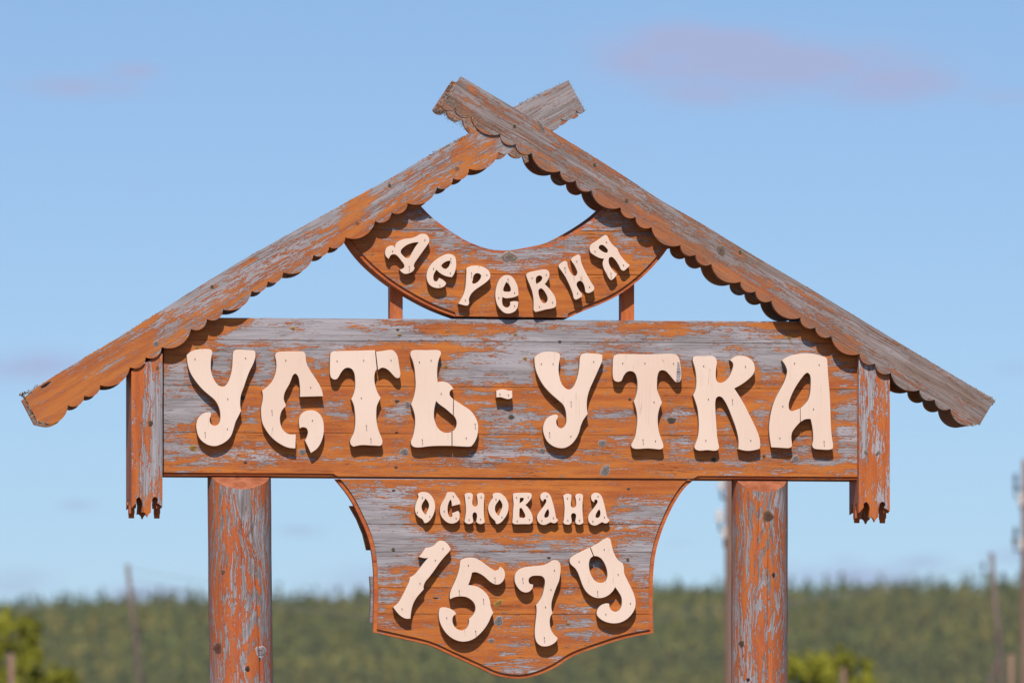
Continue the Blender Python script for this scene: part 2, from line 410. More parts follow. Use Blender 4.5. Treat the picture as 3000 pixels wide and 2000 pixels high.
# ================================================================== the ground, the hill and the wood
def hill_z(x, y):
    ys = [(1200, 0), (2200, 30), (2700, 63), (2860, 84), (2960, 102), (3060, 111), (3300, 104), (4200, 60), (5200, 0)]
    z = 0
    for (a, za), (b, zb) in zip(ys, ys[1:]):
        if a <= y <= b:
            t = (y - a) / (b - a); t = t * t * (3 - 2 * t) if b < 2300 else t; z = za + (zb - za) * t
    xr = x - 430
    k = 1 + .00022 * xr + .012 * math.sin(xr * .017 + 1) + .008 * math.sin(xr * .041) - (max(abs(xr) - 600, 0) / 2500) ** 2
    return z * max(k, .15)
bm = bmesh.new(); NX, NY = 110, 90; grid = []
for j in range(NY + 1):
    yy = 1150 + (5250 - 1150) * (j / NY)
    row = []
    for i in range(NX + 1):
        xx = 430 - 3000 + 6000 * i / NX; z = hill_z(xx, yy)
        row.append(bm.verts.new((xx, yy, z - .6 if z < .5 else z)))
    grid.append(row)
for j in range(NY):
    for i in range(NX): bm.faces.new((grid[j][i], grid[j][i + 1], grid[j + 1][i + 1], grid[j + 1][i]))
tag(mobj('hill', tomesh(bm, 'hill'), None, (HILLG,)), kind='structure')
bm = bmesh.new(); bmesh.ops.create_grid(bm, x_segments=8, y_segments=8, size=5600)
tag(mobj('ground', tomesh(bm, 'ground'), None, (GRASSG,)), kind='structure')

def crown_bits(verts, faces, c, rx, rz, n, rnd, size, conical=False):
    """leaf clumps (bent little sheets) spread through a crown; c is the crown's foot"""
    for _ in range(n):
        t = rnd.random()
        if conical:
            h = 1 - (1 - t) ** .5 if False else t ** 1.25; rad = rx * (1 - h) * (.55 + .5 * rnd.random()) + .03 * rx
        else:
            h = rnd.random(); rad = rx * math.sin(math.pi * min(max(.10 + .86 * h, 0), 1)) ** .65 * (.35 + .65 * rnd.random() ** .5)
        a = rnd.uniform(0, math.tau)
        p = Vector((c[0] + rad * math.cos(a), c[1] + rad * math.sin(a), c[2] + rz * h))
        nrm = Vector((math.cos(a) + rnd.uniform(-.6, .6), math.sin(a) + rnd.uniform(-.6, .6), rnd.uniform(-.2, 1.1))).normalized()
        s = nrm.orthogonal().normalized(); q = nrm.cross(s); an = rnd.uniform(0, math.tau)
        u = (s * math.cos(an) + q * math.sin(an)) * size * rnd.uniform(.6, 1.3); v2 = (q * math.cos(an) - s * math.sin(an)) * size * rnd.uniform(.5, 1.0)
        b = len(verts)
        verts.extend((p - u, p - v2 * .8 - nrm * size * .15, p + u, p + v2 - nrm * size * .1)); faces.append((b, b + 1, b + 2, b + 3))
def trunk_bm(bm, foot, top, r0, r1, seg=8, wob=.0, rnd=random):
    n = 6; prev = None
    for i in range(n + 1):
        t = i / n; c = Vector(foot).lerp(Vector(top), t) + Vector((rnd.uniform(-wob, wob), rnd.uniform(-wob, wob), 0)) * (0 < i < n)
        r = r0 + (r1 - r0) * t
        ring = [bm.verts.new((c.x + r * math.cos(k * math.tau / seg), c.y + r * math.sin(k * math.tau / seg), c.z)) for k in range(seg)]
        if prev:
            for k in range(seg): bm.faces.new((prev[k], prev[(k + 1) % seg], ring[(k + 1) % seg], ring[k]))
        else: bm.faces.new(list(reversed(ring)))
        prev = ring
    bm.faces.new(prev)
rnd = random.Random(11)
fv, ff = [], []; cv, cf = [], []
for _ in range(17000):
    yy = rnd.uniform(2700, 3110); xx = rnd.uniform(430 - 615, 430 + 615) * yy / 3000
    z = hill_z(xx, yy); con = rnd.random() < .30
    h = rnd.uniform(6.5, 10.5) * (1.2 if con else .9)
    if con: crown_bits(cv, cf, (xx, yy, z + 1), rnd.uniform(1.5, 2.3), h, 22, rnd, .85, True)
    else: crown_bits(fv, ff, (xx, yy, z + 2), rnd.uniform(1.7, 3.0), h - 2.5, 26, rnd, 1.0)
me = bpy.data.meshes.new('forest'); nb = len(fv)
me.from_pydata([tuple(v) for v in fv + cv], [], ff + [tuple(i + nb for i in f) for f in cf])
me.materials.append(FOREST); me.materials.append(CONIF)
me.polygons.foreach_set('material_index', [0] * len(ff) + [1] * len(cf))
tag(link(bpy.data.objects.new('forest', me)), 'hazy mixed green forest covering the far hillside', 'forest', kind='stuff')
# the spires that stand out on the skyline, each a tree
SPIRES = [(180, 1768), (300, 1778), (565, 1770), (838, 1752), (905, 1772), (1042, 1765), (1070, 1768), (1990, 1728), (2070, 1726), (2355, 1720), (2470, 1715), (2512, 1724), (2570, 1722), (2620, 1726), (2660, 1728), (2762, 1702), (2830, 1722), (2948, 1712)]
SPL = {}
for i, (px, py) in enumerate(SPIRES):
    yy = 3040.0; top = P(px, py - 6, yy); base = hill_z(top.x, yy); h = max(top.z - base, 9)
    root = empty('spruce_tree', (top.x, yy, base)); vv, fc = [], []
    r3 = random.Random(100 + i)
    crown_bits(vv, fc, (0, 0, 1.0), 3.9 + 1.2 * r3.random(), h - 1, 190, r3, 1.3, True)
    me = bpy.data.meshes.new('crown'); me.from_pydata([tuple(v) for v in vv], [], fc); mobj('crown', me, root, (CONIF,))
    bm = bmesh.new(); trunk_bm(bm, (0, 0, -.5), (0, 0, h - .6), .22, .04, 6); mobj('trunk', tomesh(bm, 'trunk'), root, (BARK,))
    n_left = sum(1 for q in SPIRES if q[0] < 1500)
    side = 'left' if px < 1500 else 'right'
    if (px, py) == (2762, 1702): lab = 'tallest dark spruce spire on the skyline, right of the right post'
    elif (px, py) == (838, 1752): lab = 'dark spruce spire on the skyline just right of the left post'
    elif (px, py) == (2948, 1712): lab = 'spruce spire on the skyline between the two poles at the right edge'
    elif (px, py) == (2355, 1720): lab = 'spruce spire on the skyline just right of the right post'
    elif px < 600: lab = ['leftmost spruce spire on the skyline, above the yellow-green tree', 'spruce spire on the skyline just left of the leaning bare pole', 'spruce spire on the skyline just left of the left post'][[180, 300, 565].index(px)]
    elif px < 1500: lab = ['spruce spire on the skyline midway between left post and date board', 'left of the two spruce spires beside the date board', 'spruce spire nearest the left edge of the date board'][[905, 1042, 1070].index(px)]
    elif px < 2200: lab = ['spruce spire on the skyline just right of the date board', 'spruce spire on the skyline left of the pole behind the right post'][[1990, 2070].index(px)]
    else: lab = {2470: 'second spruce spire on the skyline right of the right post', 2512: 'third spruce spire on the skyline right of the right post', 2570: 'fourth spruce spire on the skyline right of the right post',
                 2620: 'fifth spruce spire on the skyline right of the right post', 2660: 'low spruce spire nearest the left of the tallest spire', 2830: 'spruce spire between the tallest spire and the crooked leaning pole'}[px]
    tag(root, lab, 'tree', 'spruce spires on the skyline')

# ================================================================== poles, trees and posts in the middle distance
def leafy_tree(px, py, d, crown_w, crown_h, label, seed, n=2600):
    y = d + CAM.y; top = P(px, py, y); root = empty('leafy_tree', (top.x, y, 0)); r = random.Random(seed); vv, fc = [], []
    H = top.z
    sub = [(0, 0, H - crown_h * .22, crown_w * .22, crown_h * .22, 50)]
    for _ in range(n // 45):
        h = r.random() ** .8; a = r.uniform(0, math.tau); q = crown_w * (math.sin(math.pi * (.08 + .80 * h)) ** .7) * r.uniform(.15, 1.0) ** .5 * r.choice((1, 1, .85, 1.15))
        sub.append((q * math.cos(a), q * math.sin(a), H - crown_h * (1 - h * .88), crown_w * r.uniform(.13, .26), crown_w * r.uniform(.2, .4), 42))
    for (ax, ay, az, w_, h_, m) in sub: crown_bits(vv, fc, (ax, ay, az), w_, h_, m, r, .07)
    me = bpy.data.meshes.new('crown'); me.from_pydata([tuple(v) for v in vv], [], fc); mobj('crown', me, root, (LEAFY,))
    bm = bmesh.new(); trunk_bm(bm, (0, 0, -.1), (.05, 0, H - .5), .12, .02, 8, .06, r)
    for i in range(7):
        z0 = H - crown_h * r.uniform(.45, .98); a = r.uniform(0, math.tau); L = crown_w * r.uniform(.5, .8)
        rod(bm, Vector((0, 0, z0)), Vector((L * math.cos(a), L * math.sin(a), z0 + L * .9)), .035, .008, 6)
    mobj('trunk', tomesh(bm, 'trunk'), root, (BARK,)); return tag(root, label, 'tree', 'yellow-green treetops along the bottom edge')
leafy_tree(18, 1776, 150, .98, 3.2, 'bright yellow-green leafy tree at the left edge of the picture', 1, 3400)
leafy_tree(158, 1940, 155, .6, 2.2, 'small yellow-green treetop just right of the tree at the left edge', 2, 1600)
leafy_tree(2365, 1905, 150, .75, 2.4, 'yellow-green treetop touching the right edge of the right post', 3, 2000)
leafy_tree(2462, 1888, 155, .85, 2.5, 'yellow-green treetop with a thin stake in front, right of the right post', 4, 2400)
def pole(name, p0, p1, d, r0, r1, label, mat, cat='pole', ins=(), brace=None, group=None):
    """pole from pixel p0 (foot side, then carried on to the ground) to p1 (top)"""
    y = d + CAM.y; a = P(*p0, y); b = P(*p1, y); t = (0 - a.z) / (b.z - a.z); foot = a.lerp(b, t)
    root = empty(name, foot); bm = bmesh.new(); loc = lambda v: v - foot
    trunk_bm(bm, Vector((0, 0, -.2)), loc(b), r0, r1, 14, .006)
    o = mobj('shaft', tomesh(bm, 'shaft'), root, (mat,))
    for f in o.data.polygons: f.use_smooth = len(f.vertices) == 4
    if brace:
        bm = bmesh.new(); q0 = P(*brace[0], y); q1 = P(*brace[1], y); tt = (0 - q0.z) / (q1.z - q0.z)
        rod(bm, loc(q0.lerp(q1, tt)), loc(q1), r0 * .8, r0 * .7, 10); mobj('brace', tomesh(bm, 'brace'), root, (mat,))
    for (px, py, white, w_) in ins:
        c = loc(P(px, py, y)); s = d / 25.0 * .001
        ctr = loc(b).lerp(Vector((0, 0, 0)), max(0, min(1, (loc(b).z - c.z) / loc(b).z)))
        bm = bmesh.new(); rod(bm, Vector((ctr.x, 0, c.z - .12)), Vector((c.x, 0, c.z - .12)), .010, .010, 6); rod(bm, Vector((c.x, 0, c.z - .125)), Vector((c.x, 0, c.z)), .010, .010, 6)
        hk = mobj('hook', tomesh(bm, 'hook'), root, (IRON,))
        bm = bmesh.new(); prev = None; W = w_ * s
        prof = [(.30, -1.0), (.50, -.95), (.55, -.55), (.34, -.45), (.34, -.2), (.48, -.1), (.50, .35), (.30, .42), (.28, .6), (.42, .7), (.38, 1.0), (.08, 1.05)]
        for rr, hh in prof:
            ring = [bm.verts.new((c.x + rr * W * math.cos(k * math.tau / 12), rr * W * math.sin(k * math.tau / 12), c.z + hh * W * .8)) for k in range(12)]
            if prev:
                for k in range(12): bm.faces.new((prev[k], prev[(k + 1) % 12], ring[(k + 1) % 12], ring[k]))
            prev = ring
        bm.faces.new(prev); mobj('insulator', tomesh(bm, 'insulator'), root, (PORC if white else IRON,))
    return tag(root, label, cat, group or {'utility_pole': 'utility poles behind the sign', 'fence_post': 'short posts at the bottom edge'}.get(name))
pole('utility_pole', (2142, 2000), (2146, 1180), 70, .066, .055, 'brown utility pole with white insulators, partly hidden behind the right post', POLEP,
     ins=((2113, 1418, 1, 22), (2108, 1510, 1, 24), (2122, 1560, 1, 20), (2112, 1250, 1, 22)))
pole('utility_pole', (3003, 2000), (3008, 1345), 92, .07, .055, 'brown utility pole with insulators cut by the right edge of the picture', POLEP,
     ins=((2991, 1462, 1, 22), (2993, 1592, 1, 22), (2975, 1398, 0, 14), (2975, 1426, 0, 14), (2975, 1554, 0, 14), (2972, 1582, 0, 14)))
pole('utility_pole', (2936, 2000), (2904, 1618), 120, .052, .034, 'crooked leaning grey-brown pole with a slanting brace, near the right edge', POLE,
     ins=((2880, 1655, 0, 12), (2941, 1684, 0, 12)), brace=((2902, 2000), (2930, 1915)))
pole('leaning_pole', (411, 2000), (373, 1652), 130, .055, .034, 'thin bare grey pole leaning left, in front of the hill left of the sign', POLE)
pole('fence_post', (33, 2000), (33, 1914), 110, .040, .038, 'short pinkish-brown post in front of the tree at the left edge', POLEP, 'post')
pole('fence_post', (2963, 2000), (2961, 1915), 100, .036, .034, 'short pale tan post between the braced pole and the right edge', POLEP, 'post')
pole('stake', (2472, 2000), (2470, 1955), 120, .040, .034, 'thin tan stake in front of the yellow-green treetop right of the right post', POLEP, 'post')
def wire(name, a, b, sag, label):
    bm = bmesh.new(); n = 28; pts = []
    for i in range(n + 1):
        t = i / n; p = a.lerp(b, t); p.z -= sag * 4 * t * (1 - t); pts.append(p)
    for p, q in zip(pts, pts[1:]): rod(bm, p, q, .0045, .0045, 5)
    tag(mobj(name, tomesh(bm, name), None, (CABLE,)), label, 'cable', 'overhead cables')
wire('overhead_cable', P(374, 1662, 130 + CAM.y), P(2941, 1678, 120 + CAM.y), .62, 'upper thin overhead cable sagging across the wooded hillside')
wire('overhead_cable', P(376, 1690, 130 + CAM.y), P(2880, 1650, 120 + CAM.y), .80, 'lower thin overhead cable sagging across the wooded hillside')

# ================================================================== the sign
SIGN = empty('village_sign', (0, 0, 0))
tag(SIGN, 'carved wooden village sign with flaking orange paint, cream letters and gabled roof', 'sign')
def put(o):
    """children keep world coordinates"""
    o.parent = SIGN; return o
HZ = (1, 0); VT = (0, 1)

SCARF = simple('reddish_painted_end_grain', (.25, .075, .030), (.40, .145, .075), (30, 8, 60), .8, .6, .004)
# ---- log posts
def log_post(pxt, pxb, rad, ytop_px, seed, cracks, red, cutz, knots):
    """round log; cracks: list of (angle at top, angle drift, z from px, z to px, width)"""
    yc = .046; top = P(pxt, 1400, yc - rad); bot = P(pxb, 2000, yc - rad)
    slope = (bot.x - top.x) / (bot.z - top.z)
    zt = P(0, 1395, yc - rad).z + .16; rs = random.Random(seed)
    bm = bmesh.new(); n = 84; rings = []; zs = []
    z = zt
    while z > -.5: zs.append(z); z -= .018 if z > 2.0 else .15
    zs.append(-.5); ph = [rs.uniform(0, 6) for _ in range(6)]
    for z in zs:
        cx = top.x + (z - top.z) * slope; a0 = -math.pi / 2 + cracks[0][0] + cracks[0][1] * (zt - z) + .02 * math.sin(z * 9 + ph[0]) + .008 * math.sin(z * 41)
        a1 = -math.pi / 2 + cracks[1][0] + cracks[1][1] * (zt - z) + .02 * math.sin(z * 7 + ph[1])
        def dep(c):
            zz0 = P(0, c[2], 0).z; zz1 = P(0, c[3], 0).z
            t = min(max((zz0 - z) / .12, 0), 1) * min(max((z - zz1) / .12, 0), 1); return t
        span = a1 - a0; n1 = 22; angs = []
        w0 = cracks[0][4] * dep(cracks[0]) + 1e-4; w1 = cracks[1][4] * dep(cracks[1]) + 1e-4
        angs += [(a0, .028 * dep(cracks[0])), (a0 + w0, 0)]
        for i in range(1, n1): angs.append((a0 + w0 + (span - w0 - w1) * i / n1, 0))
        angs += [(a1 - w1, 0), (a1, .028 * dep(cracks[1])), (a1 + w1, 0)]
        rest = math.tau - span; n2 = 60
        for i in range(1, n2): angs.append((a1 + w1 + (rest - w0 - w1) * i / n2, 0))
        angs.append((a0 - w0 + math.tau, 0))
        ring = []
        for a, dpt in angs:
            r = rad * (1 + .011 * math.sin(3 * a + z * 2 + ph[2]) + .008 * math.sin(7 * a + z * 3.1 + ph[3]) + .004 * math.sin(15 * a + z * 11 + ph[4]) + .003 * math.sin(z * 23 + 2 * a + ph[5])) - dpt
            ring.append(bm.verts.new((cx + r * math.cos(a), yc + r * math.sin(a), z)))
        rings.append(ring)
    for A, B in zip(rings, rings[1:]):
        m = len(A)
        for i in range(m): bm.faces.new((A[i], B[i], B[(i + 1) % m], A[(i + 1) % m])).smooth = True
    bm.faces.new(list(rings[0])); bm.faces.new(list(reversed(rings[-1])))
    # scarf: the front of the log is sliced away behind the name board
    co = P(pxt, cutz, yc - rad); top_in = Vector((co.x, .006, P(0, 1394, .006).z)); dv = top_in - co
    no = Vector((0, -dv.z, dv.y)).normalized()
    if no.y > 0: no = -no
    g = bm.verts[:] + bm.edges[:] + bm.faces[:]
    res = bmesh.ops.bisect_plane(bm, geom=g, dist=1e-5, plane_co=co, plane_no=no, clear_outer=True)
    ed = [e for e in res['geom_cut'] if isinstance(e, bmesh.types.BMEdge)]
    for f in bmesh.ops.edgeloop_fill(bm, edges=ed)['faces']: f.material_index = 1; f.smooth = False
    for e in ed:
        if e.is_valid: e.smooth = False
    zc = P(0, 1388, .012).z
    # behind the board the log goes on up to mid board height
    bmesh.ops.recalc_face_normals(bm, faces=bm.faces[:])
    me = tomesh(bm, 'post')
    a, b, d, rr = wear_attrs(me, 1.0)
    for i, v in enumerate(me.vertices):
        cx = top.x + (v.co.z - top.z) * slope; an = math.atan2(v.co.y - yc, v.co.x - cx)
        wv = .0030 * math.sin(v.co.z * 17 + 2 * an + ph[0]) + .0012 * math.sin(v.co.z * 53 + ph[1])
        a.data[i].vector = (v.co.z * .60 + seed + .012 * math.sin(an * 7 + v.co.z * 5), an * rad * .58 + wv + seed * 3, 0)
        b.data[i].value = .55 + .10 * math.sin(v.co.z * 5 + an * 2 + seed); d.data[i].value = .12; rr.data[i].value = red
    o = put(mobj('post', me, None, (WOOD, SCARF)))
    for (px, py, rx, ry, tone) in knots:
        x = P(px, py, 0).x; yk = 0
        cx = top.x + (P(px, py, 0).z - top.z) * slope; dx = px - (pxt + (pxb - pxt) * (py - 1400) / 600)
        yk = yc - math.sqrt(max(rad * rad - (dx * .001) ** 2, 1e-5)) - .0016
        add_knots(o, [(px, py, rx, ry, 90, tone)], yk, True)
    return o
log_post(711, 718, .0925, 1395, 3, [(-.02, -.10, 1440, 1640, .026), (.18, .50, 1440, 2100, .044)], .75, 1432,
         [(638, 1898, 18, 11, (.20, .09, .06)), (653, 1674, 9, 6, (.22, .12, .08)), (725, 1958, 9, 7, (.07, .045, .035)), (765, 1907, 18, 17, (.34, .31, .33))])
log_post(2241, 2241, .0830, 1395, 8, [(-.25, .05, 1420, 1560, .016), (.11, .06, 1545, 2080, .036)], .55, 1440,
         [(2250, 1511, 17, 17, (.15, .085, .055)), (2172, 1885, 11, 7, (.13, .085, .06)), (2266, 1683, 8, 5, (.07, .045, .035)), (2192, 1990, 6, 5, (.06, .04, .035))])

# ---- name board (a double-sided box)
BX0, BX1 = 480, 2513
def seam(y): return (P(BX0 - 40, y - .3, 0), P(BX1 + 40, y + 13.0, 0))
def main_y(px, y0): return y0 + (px - BX0) * 13.0 / (BX1 - BX0)
core_pix = [(BX0, main_y(BX0, 933)), (BX1, main_y(BX1, 933)), (BX1, main_y(BX1, 1391.2)), (BX0, main_y(BX0, 1391.2))]
NB = put(plate('name_board', core_pix, .019, .131, HZ, 40, const(.25), red=.5))
NB['label'] = 'long rectangular board carrying the large letters'
MB = digitmap(480, 100, [935, 950, 972, 988, 1010, 1040, 1075, 1110, 1140, 1185, 1210, 1245, 1275, 1310, 1340, 1370, 1392], [
 '999989888878888888878', '899857553348542264224', '879978763345854366445', '899989998779977787678', '676467432369847856676', '778888533578768999986', '888877657887776656775', '775653337766544644554', '565442236333322112223',
 '884455258453323323345', '986666674576667666657', '653322222564323445445', '643322232444334455456', '764443243565445666667', '565654354666543345566', '443322233333222344334', '332222222222222333323'])
MB0 = MB
def MB(px, py):
    dl = (py - (1163 - (px - 73) * .583 + 105)) if px < 1000 else 200      # below the eaves the paint has lasted
    dr = (py - (224 + (px - 1350) * .605 + 100)) if px > 1900 else 200
    k = min(max((min(dl, dr) - 35) / 45, 0), 1)
    return MB0(px, py) * (.25 + .75 * k)
seams_main = [932, 994, 1127, 1265, 1392]
KN_MAIN = {0: [(858, 962, 9, 5, 0, RESIN), (1170, 981, 8, 4, 0, RESIN), (1509, 980, 8, 4, 0, RESIN), (2312, 989, 9, 6, 0, RESIN), (1165, 966, 6, 4, 0, DARK)],
           1: [(577, 1018, 9, 5, 10, RESIN), (1640, 1001, 6, 5, 0, DARK), (1306, 1074, 8, 5, 0, RESIN), (1538, 1050, 8, 5, 0, RESIN)],
           2: [(1163, 1175, 8, 6, 0, DARK), (1195, 1185, 11, 12, 0, GREY), (1498, 1221, 10, 8, 0, DARK), (1967, 1231, 15, 11, 0, DARK), (1845, 1169, 6, 5, 0, DARK), (711, 1165, 7, 8, 0, DARK)],
           3: [(565, 1312, 13, 10, 0, RESIN), (886, 1323, 13, 10, 0, GREY), (1185, 1323, 15, 12, 0, GREY), (1765, 1298, 14, 12, 0, GREY), (1589, 1320, 11, 10, 0, GREY), (2330, 1343, 14, 11, 35, GREY),
               (2091, 1346, 9, 8, 0, DARK), (1773, 1378, 20, 14, 60, GREY), (2238, 1336, 5, 6, 0, DARK), (719, 1354, 6, 5, 0, DARK), (1160, 1368, 6, 4, 0, DARK), (1162, 1266, 5, 3, 0, DARK)]}
lip = 1383
bot_pts = [(BX0, lip), (966, lip - 0), (978, lip + 1), (985, 1389), (993, 1391.5), (2030, 1391.5), (2036, 1389), (2043, lip + 1), (2056, lip), (BX1, lip)]
front = [(BX0, main_y(BX0, 931.5)), (BX1, main_y(BX1, 931.5))] + [(x, main_y(x, y)) for x, y in reversed(bot_pts)]
for i in range(4):
    a, b = seams_main[i], seams_main[i + 1]; cl_ = []
    if i > 0: s0 = seam(a + .65); cl_.append((s0[0], s0[1], True))
    if i < 3: s1 = seam(b - .65); cl_.append((s1[0], s1[1], False))
    o = put(plate('plank', front, random.Random(i).uniform(-.0006, .0006) if i else 0, .024, HZ, 60 + i, MB, clips=cl_, grid=(.018, .011)))
    o.parent = NB
    add_knots(o, KN_MAIN[i], o.data.vertices[0].co.y)
for x0, x1 in ((BX0, 984), (2037, BX1)):
    o = put(plate('edge_moulding', [(x0, main_y(x0, 1380)), (x1, main_y(x1, 1380)), (x1, main_y(x1, 1391)), (x0, main_y(x0, 1391))], .0045, .014, HZ, 70 + x0, const(.1), red=.7, grid=(.05, .005)))
    o.parent = NB
o = put(plate('edge_moulding', [(BX0, main_y(BX0, 929.5)), (BX1, main_y(BX1, 929.5)), (BX1, main_y(BX1, 932.5)), (BX0, main_y(BX0, 932.5))], .004, .118, HZ, 77, const(.8), grid=(.05, .005))); o.parent = NB

# ---- crescent board
up = crv([(1188, 555), (1224, 594), (1265, 636), (1314, 673), (1372, 708), (1434, 729.5), (1500, 735.5), (1556, 727), (1608, 715), (1643, 699), (1697, 668), (1745, 634), (1790, 590), (1820, 555)], False, 8)
lo_r = crv([(2010, 655), (1985, 690), (1961, 721), (1934, 757), (1888, 806), (1835, 849), (1786, 878.5), (1722, 905), (1663, 931.5)], False, 8)
lo_l = crv([(1336, 928), (1268, 902), (1204, 869), (1139, 828), (1087, 786), (1051, 749), (1023, 711), (1005, 680), (985, 640)], False, 8)
cres = up + lo_r + lo_l
CRB = put(plate('crescent_board', cres, .0055, .090, HZ, 90, lambda px, py: .5 if py < 745 and 1240 < px < 1760 else .22, red=.75, grid=(.04, .03))); CRB['label'] = 'crescent-shaped board under the gable with seven curved-in letters'
bkp = [P(px, py, .0055) for px, py in cres]
o = put(plate('back_panel', None, 0, .020, HZ, 91, const(.3), world=[Vector((p.x, .0962, p.z + .009)) for p in bkp], dirt=const(.5), grid=None)); o.parent = CRB
ins = [8.0] * len(up) + [12.0] * len(lo_r) + [12.0] * len(lo_l)
ins[len(up) + len(lo_r) - 1] = 2.0; ins[len(up) + len(lo_r)] = 2.0
ci = offset(cres, ins)
CM = digitmap(1000, 100, [600, 640, 680, 720, 760, 800, 840, 880, 930], ['00366666310', '02566666532', '03566666543', '13566566543', '33445674444', '42455443333', '44444433333', '34443333333', '33454444333'])
def hline(y): return (P(900, y, 0), P(2100, y + 8, 0))
def vline(x): return (P(x, 500, 0), P(x, 1000, 0))
for i, (a, b, xs) in enumerate(((540, 671, 0), (540, 671, 1), (671, 799, None), (799, 935, None))):
    cl_ = []; s0 = hline(a + .9); s1 = hline(b - .9)
    if i > 1: cl_.append((s0[0], s0[1], True))
    if i < 3: cl_.append((s1[0], s1[1], False))
    bm = flat([P(x, y, 0) for x, y in ci])
    for q in cl_: clip(bm, *q)
    if xs is not None:
        mid = P(1500, 700, 0)
        bmesh.ops.bisect_plane(bm, geom=bm.verts[:] + bm.edges[:] + bm.faces[:], plane_co=mid, plane_no=Vector((1, 0, 0)), clear_outer=(xs == 0), clear_inner=(xs == 1))
    gridcut(bm, .04, .015); solid(bm, .012); me = tomesh(bm, 'plank'); put_attrs(me, HZ, 95 + i, CM)
    o = put(mobj('plank', me)); o.parent = CRB
    add_knots(o, {2: [(1492, 754, 30, 17, 0, (.27, .22, .19))], 3: []}.get(i, []), 0)
for x0, x1, y1 in ((1139, 1180, 936), (1816, 1858, 942)):
    pts = [(x0 + 4, 815), (x1, 815), (x1, y1 + 6), (x0 + 4, y1 + 6)]
    o = put(plate('support_post', pts, .045, .045, VT, 110 + x0, const(.2), red=.6)); 

# ---- date board (shield)
sh_l = crv([(981, 1402.5), (1023, 1456), (1053, 1513), (1076, 1566), (1088, 1612), (1094, 1662), (1096, 1712), (1095, 1778), (1093.5, 1850)], False, 8)
sh_b = crv([(1093.5, 1851), (1170, 1868), (1260, 1890), (1327, 1920), (1398, 1952), (1454, 1977), (1514, 1986.5), (1566, 1979), (1622, 1956), (1679, 1921), (1746, 1896), (1828, 1870), (1914.5, 1853)], False, 8)
sh_r = crv([(1914, 1852), (1912, 1778), (1913, 1695), (1919, 1629), (1931, 1579), (1949, 1529), (1976, 1473), (2005, 1430), (2030.5, 1406.5)], False, 8)
shield = sh_l[:-1] + sh_b + sh_r[1:]
DB = put(plate('date_board', shield, .0050, .020, HZ, 120, const(.12), red=.6, grid=(.04, .03))); DB['label'] = 'shield-shaped lower board with the founding year'
d_in = [12.0] * len(shield); d_in[0] = 2.0; d_in[-1] = 2.0
si = offset(shield, d_in)
SM = digitmap(1000, 100, [1410, 1440, 1480, 1520, 1560, 1600, 1640, 1680, 1720, 1760, 1800, 1850, 1900, 1950], ['3332222221', '5764222322', '8853333466', '8852222467', '8974322335', '9998856777', '8876678788', '6644454456', '6633334445', '7742223445', '3322234533', '3443344554', '2222243222', '2223355322'])
sseam = [1400, 1534, 1615, 1720, 1797, 1995]
KN_SH = {0: [(1153, 1436, 6, 4, 0, DARK), (1841, 1431, 6, 4, 0, DARK)], 3: [(1459, 1766, 15, 9, 35, RESIN)], 2: [(1608, 1633, 7, 4, 0, DARK), (1276, 1750, 9, 2, 0, DARK)],
         4: [(1461, 1818, 14, 17, -15, GREY), (1439, 1875, 11, 7, 0, GREY), (1664, 1826, 8, 4, 0, RESIN), (1568, 1870, 5, 4, 0, GREY)]}
for i in range(5):
    cl_ = []; s0 = (P(960, sseam[i] + .8, 0), P(2040, sseam[i] + 1.8, 0)); s1 = (P(960, sseam[i + 1] - .8, 0), P(2040, sseam[i + 1] + .2, 0))
    if i > 0: cl_.append((s0[0], s0[1], True))
    if i < 4: cl_.append((s1[0], s1[1], False))
    yo = [0, .0004, -.0004, .0003, 0][i]
    o = put(plate('plank', si, yo, .012, HZ, 130 + i, SM, clips=cl_, grid=(.018, .011))); o.parent = DB
    add_knots(o, KN_SH.get(i, []), yo)
b1 = [(1024, 1481), (1046, 1520), (1064, 1564), (1075, 1610), (1880, 1612), (1905, 1484)]
o = put(plate('batten', b1, .060, .024, HZ, 140, const(.35), dirt=const(.3))); o.parent = DB
b2 = [(1083.5, 1687), (1086, 1722), (1086, 1770), (1083, 1822), (1870, 1824), (1870, 1690)]
o = put(plate('batten', b2, .060, .024, HZ, 141, const(.8), dirt=const(.4))); o.parent = DB
for bx in (1180, 1830):
    o = put(plate('batten', [(bx - 20, 1415), (bx + 20, 1415), (bx + 20, 1840), (bx - 20, 1840)], .0255, .034, VT, 142 + bx, const(.3))); o.parent = DB
screws(DB, [(1152, 1608), (1839, 1638)], -.0002)

